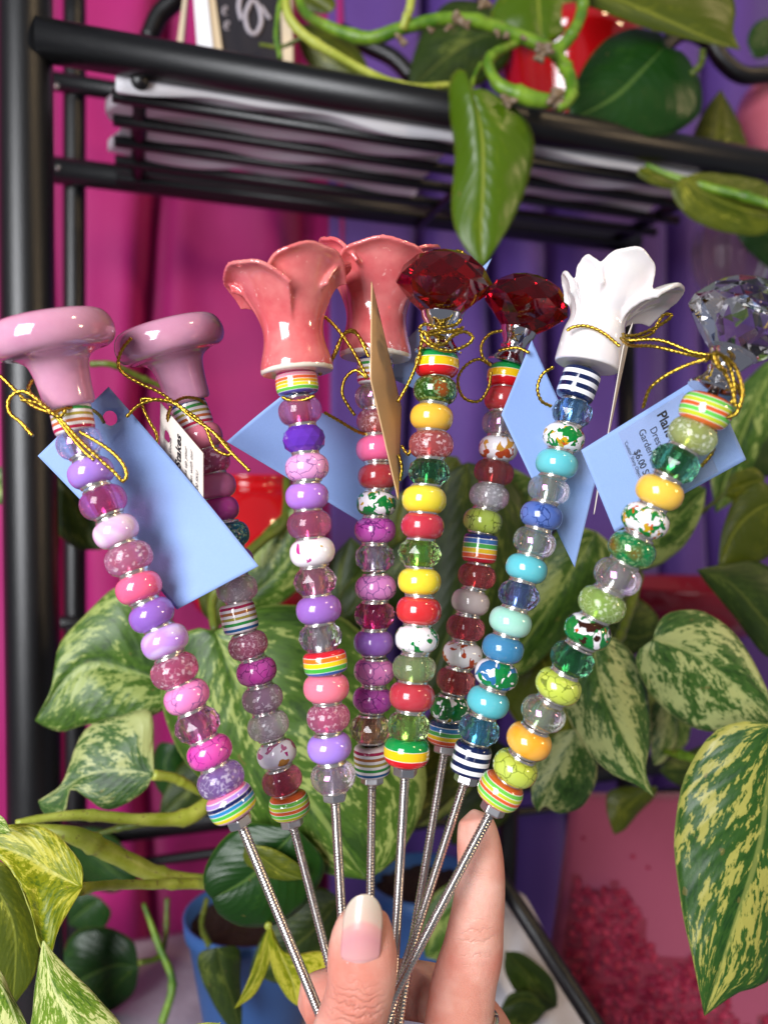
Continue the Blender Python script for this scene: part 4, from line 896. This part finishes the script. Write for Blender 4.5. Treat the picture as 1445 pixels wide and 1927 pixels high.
stem(pp, [(395, 1780, .40), (380, 1740, .41), (390, 1690, .42)], [14, 10, 9], 'd')
stem(pp, [(270, 1700, .44), (300, 1780, .43), (325, 1850, .42), (305, 1927, .41)], [7, 12, 14, 16], 'g')
stem(pp, [(315, 1690, .45), (312, 1760, .44), (300, 1800, .43), (262, 1812, .42)], [10, 10, 10, 12], 'd')
leaf(pp, 'dark', .44, [(262, 1820), (220, 1815), (170, 1835), (110, 1870)], [(250, 1770), (200, 1745), (145, 1752), (118, 1800)], [(250, 1870), (200, 1905), (150, 1905), (115, 1890)], (5, 5, 0))
leaf(pp, 'dark', .50, [(130, 1560), (170, 1600), (215, 1640), (250, 1665)], [(190, 1560), (240, 1600), (262, 1640)], [(130, 1620), (165, 1665), (210, 1680)], (5, 5, 0))
leaf(pp, 'dark', .50, [(190, 1690), (150, 1720), (130, 1740)], [(210, 1720), (180, 1760)], [(160, 1680), (130, 1700)])
# right plant
pr_ = plant('pale marbled pothos leaves hanging at the right edge', (1445, 1300, .34))
leaf(pr_, 'marble', .335, [(1115, 1205), (1130, 1290), (1165, 1370), (1200, 1440), (1229, 1498)], [(1060, 1215), (1045, 1280), (1066, 1345), (1100, 1405), (1145, 1452), (1196, 1476)], [(1150, 1198), (1195, 1240), (1219, 1320), (1221, 1400), (1213, 1450)], (6, 8, -4), .12)
leaf(pr_, 'marble', .350, [(1085, 1370), (1065, 1420), (1040, 1470), (1012, 1527)], [(1040, 1385), (1005, 1440), (1000, 1500)], [(1118, 1400), (1120, 1470), (1092, 1518), (1050, 1530), (1026, 1514)], (6, 6, 0))
leaf(pr_, 'marble', .330, [(1228, 1203), (1300, 1228), (1370, 1280), (1420, 1325), (1470, 1368)], [(1236, 1175), (1262, 1152), (1320, 1150), (1380, 1190), (1420, 1250), (1448, 1310)], [(1200, 1226), (1200, 1262), (1235, 1320), (1300, 1368), (1380, 1380), (1440, 1368)], (4, 8, 0), .12)
leaf(pr_, 'cut', .290, [(1452, 1362), (1442, 1480), (1425, 1600), (1380, 1740), (1324, 1910)], [(1390, 1358), (1335, 1385), (1295, 1445), (1270, 1540), (1272, 1640), (1288, 1740), (1308, 1830)], [(1500, 1390), (1530, 1520), (1500, 1700), (1450, 1835), (1385, 1868)], (8, 10, -6), .09)
leaf(pr_, 'mottle', .385, [(1160, 1010), (1205, 1015), (1260, 985), (1328, 920)], [(1170, 960), (1230, 920), (1290, 905)], [(1170, 1070), (1230, 1068), (1288, 1025), (1320, 965)], (4, 8, 0))
leaf(pr_, 'dull', .39, [(1310, 1072), (1370, 1095), (1430, 1160), (1500, 1240)], [(1360, 1062), (1430, 1058), (1500, 1120)], [(1330, 1100), (1380, 1160), (1440, 1235)], (4, 4, 0))
leaf(pr_, 'olive', .40, [(1470, 940), (1420, 960), (1380, 1000), (1350, 1068)], [(1430, 905), (1385, 935), (1358, 1000)], [(1480, 1010), (1440, 1050), (1390, 1068)], (4, 4, 0))
leaf(pr_, 'olive', .41, [(1360, 930), (1390, 915), (1440, 900)], [(1375, 895), (1415, 880)], [(1380, 940), (1420, 930)])
leaf(pr_, 'mottle', .44, [(1500, 640), (1440, 720), (1390, 830), (1345, 965)], [(1430, 690), (1370, 760), (1335, 860)], [(1520, 740), (1480, 840), (1410, 920)], (4, 4, 0))
leaf(pr_, 'dull', .44, [(1500, 760), (1450, 800), (1410, 850), (1380, 910)], [(1440, 740), (1400, 790), (1380, 850)], [(1500, 850), (1460, 890), (1420, 900)], (4, 4, 0))
leaf(pr_, 'marble', .42, [(1250, 1310), (1260, 1350), (1255, 1400), (1230, 1440)], [(1225, 1330), (1222, 1380), (1225, 1420)], [(1270, 1330), (1272, 1390), (1250, 1430)], (4, 4, 0))
leaf(pr_, 'olive', .45, [(1235, 1480), (1200, 1500), (1170, 1530), (1155, 1570)], [(1190, 1480), (1145, 1490), (1142, 1530)], [(1230, 1500), (1200, 1530), (1175, 1560)], (4, 4, 0))
stem(pr_, [(1200, 1080, .40), (1185, 1140, .385), (1165, 1200, .36), (1150, 1220, .345)], [22, 20, 18, 14], 'd')
stem(pr_, [(1452, 1365, .292), (1470, 1330, .31), (1500, 1290, .33)], [16, 14, 14], 'y')
stem(pr_, [(1250, 1415, .42), (1280, 1420, .41), (1320, 1430, .40), (1370, 1420, .39)], [10, 18, 16, 14], 'g')
stem(pr_, [(1368, 925, .41), (1300, 980, .42), (1235, 1030, .43)], [7, 7, 7], 'd')
# ------------------------------------------------------------------ things on the shelves
def put_lathe(name, prof, loc, mat, label, cat, ns=56, axis=(0, 0, 1), root=None):
    o = mesh(name, *lathe(prof, ns), mat)
    if root: return place(o, root, frame(loc, axis))
    o.matrix_basis = frame(loc, axis); return tag(o, label, cat)
M_red = plain('red gloss glaze', 'b80c14', .1, Coat_Weight=1, Coat_Roughness=.03)
M_tray = plain('white enamel', 'dcd8dc', .35)
# white items on the wires, built as sagging cloth shaped to catch light
V = []; Fc = []
def rbox(u0, u1, w0, w1, z0, z1, r=.01):
    out = []; ns = 8
    for (cu, cw, a0) in ((u1 - r, w1 - r, 0), (u0 + r, w1 - r, 90), (u0 + r, w0 + r, 180), (u1 - r, w0 + r, 270)):
        for i in range(ns + 1):
            a = R(a0 + 90 * i / ns); out.append((cu + r * math.cos(a), cw + r * math.sin(a)))
    return out
def cloth_stand_in(u0, u1, w0, w1, label, sag=.0055):
    """added cloth in place of white items; sag between wires shaped to catch light"""
    V = []; Fc = []; nw, nu_ = 90, 50; rr_ = random.Random(3)
    for lay in (0, 1):
        for i in range(nw + 1):
            for j in range(nu_ + 1):
                w = w0 + (w1 - w0) * i / nw; u = u0 + (u1 - u0) * j / nu_ + .004 * math.sin(w * 130 + j * .05) * (1 - j / nu_)
                end = min(1, min(j, nu_ - j) / 3.0, min(i, nw - i) / 3.0)
                ph = abs(math.sin(math.pi * (w - .014) / .0262))
                z = .2232 - sag * ph ** .8 * (.55 + .45 * math.sin(u * 37 + w * 60)) + .0012 * math.sin(u * 90 + w * 200) if not lay else .2262 + (.004 + .002 * math.sin(u * 40 + w * 90)) * end ** .5
                V.append(K(u, w, z))
    m = (nw + 1) * (nu_ + 1); q = nu_ + 1
    for i in range(nw):
        for j in range(nu_):
            a = i * q + j; Fc += [(a, a + q, a + q + 1, a + 1), (a + m, a + m + 1, a + m + q + 1, a + m + q)]
    for i in range(nw):
        for j in (0, nu_): a = i * q + j; Fc.append((a, a + m, a + m + q, a + q))
    for j in range(nu_):
        for i in (0, nw): a = i * q + j; Fc.append((a, a + 1, a + 1 + m, a + m))
    return tag(mesh('cloth', V, Fc, M_cl), label, 'cloth')
t = NT('white cloth'); v, _ = t.obj(); t.set(Base_Color='f2f0f4', Roughness=.7).bump(t.noise(v, 500, 3), .2, .0005)
tr = t.n('BsdfTranslucent', {'Color': (.9, .9, .92, 1)}); mx = t.n('MixShader', {0: .35, 1: t.p.outputs[0], 2: tr.outputs[0]}); t.t.links.new(mx.outputs[0], t.out.inputs[0]); M_cl = t.m
cloth_stand_in(.030, .225, .004, .090, 'white items shaped as folded cloth, on the left of the upper wire shelf')
cloth_stand_in(.262, .40, .006, .075, 'white items shaped as cloth, on the right of the upper shelf, under the red pot')
# red pot upper shelf
o = put_lathe('flower_pot', [(0, 0), (34, 0), (37, 2), (43, 40), (49, 82), (51, 84), (51, 96), (48, 96), (45, 82), (0, 78)], K(.335, .062, .2265 + .006), M_red, 'shiny red flower pot standing on the upper shelf behind the vine', 'pot')
# pink vase upper right
o = put_lathe('vase', rnd_prof([(14, 0), (20, 8), (33, 26), (38, 44), (34, 62), (22, 74), (14, 80), (16, 84), (12, 84)], 40), P(1432, 330, .60) + Vector((.02, 0, 0)), plain('pink glaze', 'ee8090', .2, Coat_Weight=1), 'pink glazed vase at the right edge behind the upper rail', 'vase')
# red vase on the middle level
o = put_lathe('red_vase', rnd_prof([(26, 0), (38, 10), (46, 34), (44, 58), (33, 78), (24, 86), (27, 92), (22, 92)], 48), P(478, 1165, .50), M_red, 'glossy red vase behind the second and third stakes', 'vase')
o = put_lathe('red_bowl', rnd_prof([(20, 0), (44, 8), (66, 26), (72, 40), (68, 40), (50, 20)], 40), P(1310, 1200, .58), plain('dark red glaze', '8c0c24', .3, Coat_Weight=.6), 'wide dark red bowl behind the right marbled leaves', 'bowl')
# blue pots with soil
M_bp = plain('blue plastic pot', '34609c', .5)
t = NT('potting soil'); v, _ = t.obj(); t.set(Base_Color=t.mix(t.noise(v, 300, 4), '1c100a', '4a3020'), Roughness=.95).bump(t.noise(v, 400, 5, .7), 1, .004); M_soil = t.m
for (x, y, d, rad, lab) in ((478, 1712, .435, 38, 'sky blue plastic plant pot with dark soil, behind the two left rods'), (800, 1650, .475, 34, 'blue plastic plant pot with dark soil, behind the hand')):
    base = P(x, y, d) - Vector((0, 0, .062))
    rt = empty('plant_pot', base, lab, 'pot', 'blue plant pots on the lower shelf')
    put_lathe('pot', [(0, 0), (rad * .7, 0), (rad * .72, 1), (rad * .95, 52), (rad, 53), (rad * 1.02, 62), (rad * .97, 62), (rad * .93, 54), (rad * .6, 50), (0, 50)], base, M_bp, '', '', root=rt)
    V = []; Fc = []
    for i in range(14):
        for j in range(40):
            rr_ = rad * .001 * .95 * i / 13; th = j / 40 * 6.2832
            V.append(base + Vector((rr_ * math.cos(th), rr_ * math.sin(th), .054 + .003 * noise.noise(Vector((rr_ * 200 * math.cos(th), rr_ * 200 * math.sin(th), x))))))
    for i in range(13):
        for j in range(40): a = i * 40 + j; b = i * 40 + (j + 1) % 40; Fc.append((a, b, b + 40, a + 40))
    put(mesh('soil', V, Fc, M_soil), rt)
# lower shelf surface
t = NT('pale cloth top'); v, _ = t.obj(); t.set(Base_Color=t.mix(t.noise(v, 20, 3), 'a89ca8', 'c8bcc4'), Roughness=.8).bump(t.noise(v, 60, 3), .3, .003)
V = []; Fc = []
zb = (P(478, 1712, .435) - Vector((0, 0, .0625))).z
for i in range(31):
    for j in range(61):
        V.append(K(-.35 + .60 * j / 60, -.12 + .25 * i / 30, zb - .0015 + 0 * (i + j)))
for i in range(30):
    for j in range(60): a = i * 61 + j; Fc.append((a, a + 1, a + 62, a + 61))
o = mesh('tabletop', V, Fc, t.m); m = o.modifiers.new('t', 'SOLIDIFY'); m.thickness = .012; m.offset = -1; o['kind'] = 'structure'
# chalkboard sign with 10-
sg = empty('chalkboard_sign', K(.10, .09, .228), 'small chalkboard easel sign chalked 10-, on the upper shelf', 'sign')
M_chalk = plain('chalkboard', '20202c', .7); M_wood = plain('pale wood frame', 'd8c4a4', .6); M_wh = plain('white edge', 'e8e8ec', .5); M_ck = plain('chalk', 'b8b0b8', .9)
def slab(name, c, th, mat, root):
    a = [P(*q) for q in c]; n = (a[1] - a[0]).cross(a[3] - a[0]).normalized()
    if n.y < 0: n.negate()
    V = a + [p + n * th for p in a]; Fc = [(0, 1, 2, 3), (7, 6, 5, 4)] + [(i, i + 4, (i + 1) % 4 + 4, (i + 1) % 4) for i in range(4)]
    o = mesh(name, V, Fc, mat, smooth=False); bv = o.modifiers.new('b', 'BEVEL'); bv.width = .0004; return put(o, root)
slab('board', [(405, -60, .470), (530, -60, .492), (535, 130, .492), (415, 110, .470)], .003, M_chalk, sg)
slab('frame', [(525, -60, .490), (548, -60, .490), (552, 140, .490), (533, 140, .490)], .006, M_wood, sg)
slab('frame', [(385, -60, .466), (398, -60, .468), (425, 130, .468), (406, 130, .466)], .006, M_wood, sg)
slab('stand', [(360, -60, .464), (385, -60, .464), (406, 130, .464), (374, 130, .464)], .004, M_wh, sg)
slab('stand', [(352, -60, .472), (358, -60, .472), (340, 130, .472), (326, 130, .472)], .004, M_wood, sg)
c_ = Card([(405, -60, .4690), (530, -60, .4910), (535, 130, .4910), (415, 110, .4690)])
def chalk(pts, w=9):
    s = spl([(*P(x, y, .4685 + (x - 405) / 125 * .022), 0) for x, y in pts], 24)
    return tube('chalk_mark', [q[:3] for q in s], w / F * .478 / 2, M_ck, sg, 8)
chalk([(452, -5), (450, 15), (455, 38)]); chalk([(470, 8), (462, 30), (468, 58), (482, 64), (492, 40), (486, 10), (474, 2), (468, 12)]); chalk([(492, 12), (500, 24), (508, 36)], 7)
for x, y in ((424, 20), (428, 48)): chalk([(x - 4, y + 3), (x + 3, y - 4), (x + 2, y - 8), (x - 4, y - 4), (x - 4, y + 6), (x + 3, y + 8)], 2.5)
# hanging ribbed glass globe at right
gl = NT('smoky glass'); gl.set(Base_Color='b89aa8', Roughness=.08, Transmission_Weight=.85, IOR=1.2)
prof = rnd_prof([(3, 46), (9, 42), (22, 30), (28, 10), (26, -12), (16, -28), (0, -34)], 40)
V, Fc = lathe(prof, 72); V = [(x * (1 + .035 * math.cos(16 * math.atan2(y, x))), y * (1 + .035 * math.cos(16 * math.atan2(y, x))), z) for x, y, z in V]
o = mesh('glass_ornament', V, Fc, gl.m); o.matrix_basis = frame(P(1372, 490, .60), (0, 0, 1)); tag(o, 'ribbed smoky glass ornament hanging behind the clear crystal knob', 'ornament')
# pink cushion with crimson sequins, lower right
cu = empty('cushion', P(1250, 1900, .50), 'dusty pink cushion covered with crimson sequins in the lower right, on the cloth top', 'cushion')
t = NT('dusty pink fabric'); v, _ = t.obj(); t.set(Base_Color=t.mix(t.noise(v, 18, 3), 'a44c6a', '984062'), Roughness=.7, Sheen_Weight=.3).bump(t.noise(v, 500, 3), .3, .001)
V = []; Fc = []; n = 30
def cpt(a, b, o=0):
    A = Vector(P(1075, 1490, .56)).lerp(P(1520, 1480, .56), a); B = Vector(P(985, 2140, .44)).lerp(P(1560, 2140, .44), a)
    p = A.lerp(B, b); return p + Vector((0, -.030 * math.sin(math.pi * a) ** .6 * math.sin(math.pi * min(1, b * .96 + .02)) ** .6 - o, 0))
for i in range(n + 1):
    for j in range(n + 1): V.append(cpt(j / n, i / n))
for i in range(n):
    for j in range(n): a = i * (n + 1) + j; Fc.append((a, a + 1, a + n + 2, a + n + 1))
o = mesh('fabric', V, Fc, t.m)
t2 = NT('crimson velvet'); v, _ = t2.obj(); t2.set(Base_Color=t2.mix(t2.noise(v, 130, 4, .7), '780c30', 'a42850'), Roughness=.8, Sheen_Weight=.5).bump(t2.noise(v, 260, 4, .7), .8, .004); o.data.materials.append(t2.m)
for p in o.data.polygons:
    i_, j_ = divmod(p.index, n); a_, b_ = (j_ + .5) / n, (i_ + .5) / n
    if b_ > .20 + .62 * a_ + .05 * math.sin(a_ * 22) and a_ > .04: p.material_index = 1
m = o.modifiers.new('t', 'SOLIDIFY'); m.thickness = .03; m.offset = 1; put(o, cu)
M_seq = NT('crimson sequin'); v, _ = M_seq.obj(); M_seq.set(Base_Color=M_seq.mix(M_seq.noise(v, 60, 2), '8c1038', 'b02c50'), Roughness=.6, Metallic=.2); rr_ = random.Random(5); V = []; Fc = []
for k in range(3800):
    a, b = rr_.random(), rr_.random() ** .8
    edge = .20 + .62 * a + .05 * math.sin(a * 22)
    if b < edge - .0 and rr_.random() > .01: continue
    if a < .05: continue
    p = cpt(a, b, .001 + rr_.random() * .002); nrm = Vector((rr_.uniform(-.6, .6), -1, rr_.uniform(-.3, .8))).normalized(); x = nrm.cross(Vector((0, 0, 1))).normalized(); y = nrm.cross(x)
    r_ = rr_.uniform(.0011, .0026); b0 = len(V)
    for q in range(7): V.append(p + x * r_ * math.cos(q * .8976) + y * r_ * math.sin(q * .8976))
    V.append(p - nrm * .0005); Fc += [(b0 + q, b0 + (q + 1) % 7, b0 + 7) for q in range(7)]
put(mesh('sequins', V, Fc, M_seq.m, smooth=False, kind='stuff'), cu)
# white pot right of the finger
V = []; Fc = []
for i in range(31):
    for j in range(25):
        A_ = P(925, 1640, .47).lerp(P(985, 1690, .47), j / 24); B_ = P(880, 2040, .42).lerp(P(1190, 2040, .42), j / 24)
        p = A_.lerp(B_, i / 30); V.append(p + Vector((0, -.010 * math.sin(j / 24 * 9 + i * .12) * (i / 30) + .006 * noise.noise(p * 60), .002 * noise.noise(p * 45))))
for i in range(30):
    for j in range(24): a = i * 25 + j; Fc.append((a, a + 1, a + 26, a + 25))
o = mesh('cloth', V, Fc, M_cl); m = o.modifiers.new('t', 'SOLIDIFY'); m.thickness = .0015; tag(o, 'white cloth draped beside the index finger behind the slanted black brace', 'cloth')
# dark wall far behind the curtains
o = mesh('wall', [K(-1.2, .42, -1.2), K(1.8, .42, -1.2), K(1.8, .42, 1.2), K(-1.2, .42, 1.2)], [(0, 1, 2, 3)], plain('dark wall', '3a2a44', .8)); o['kind'] = 'structure'
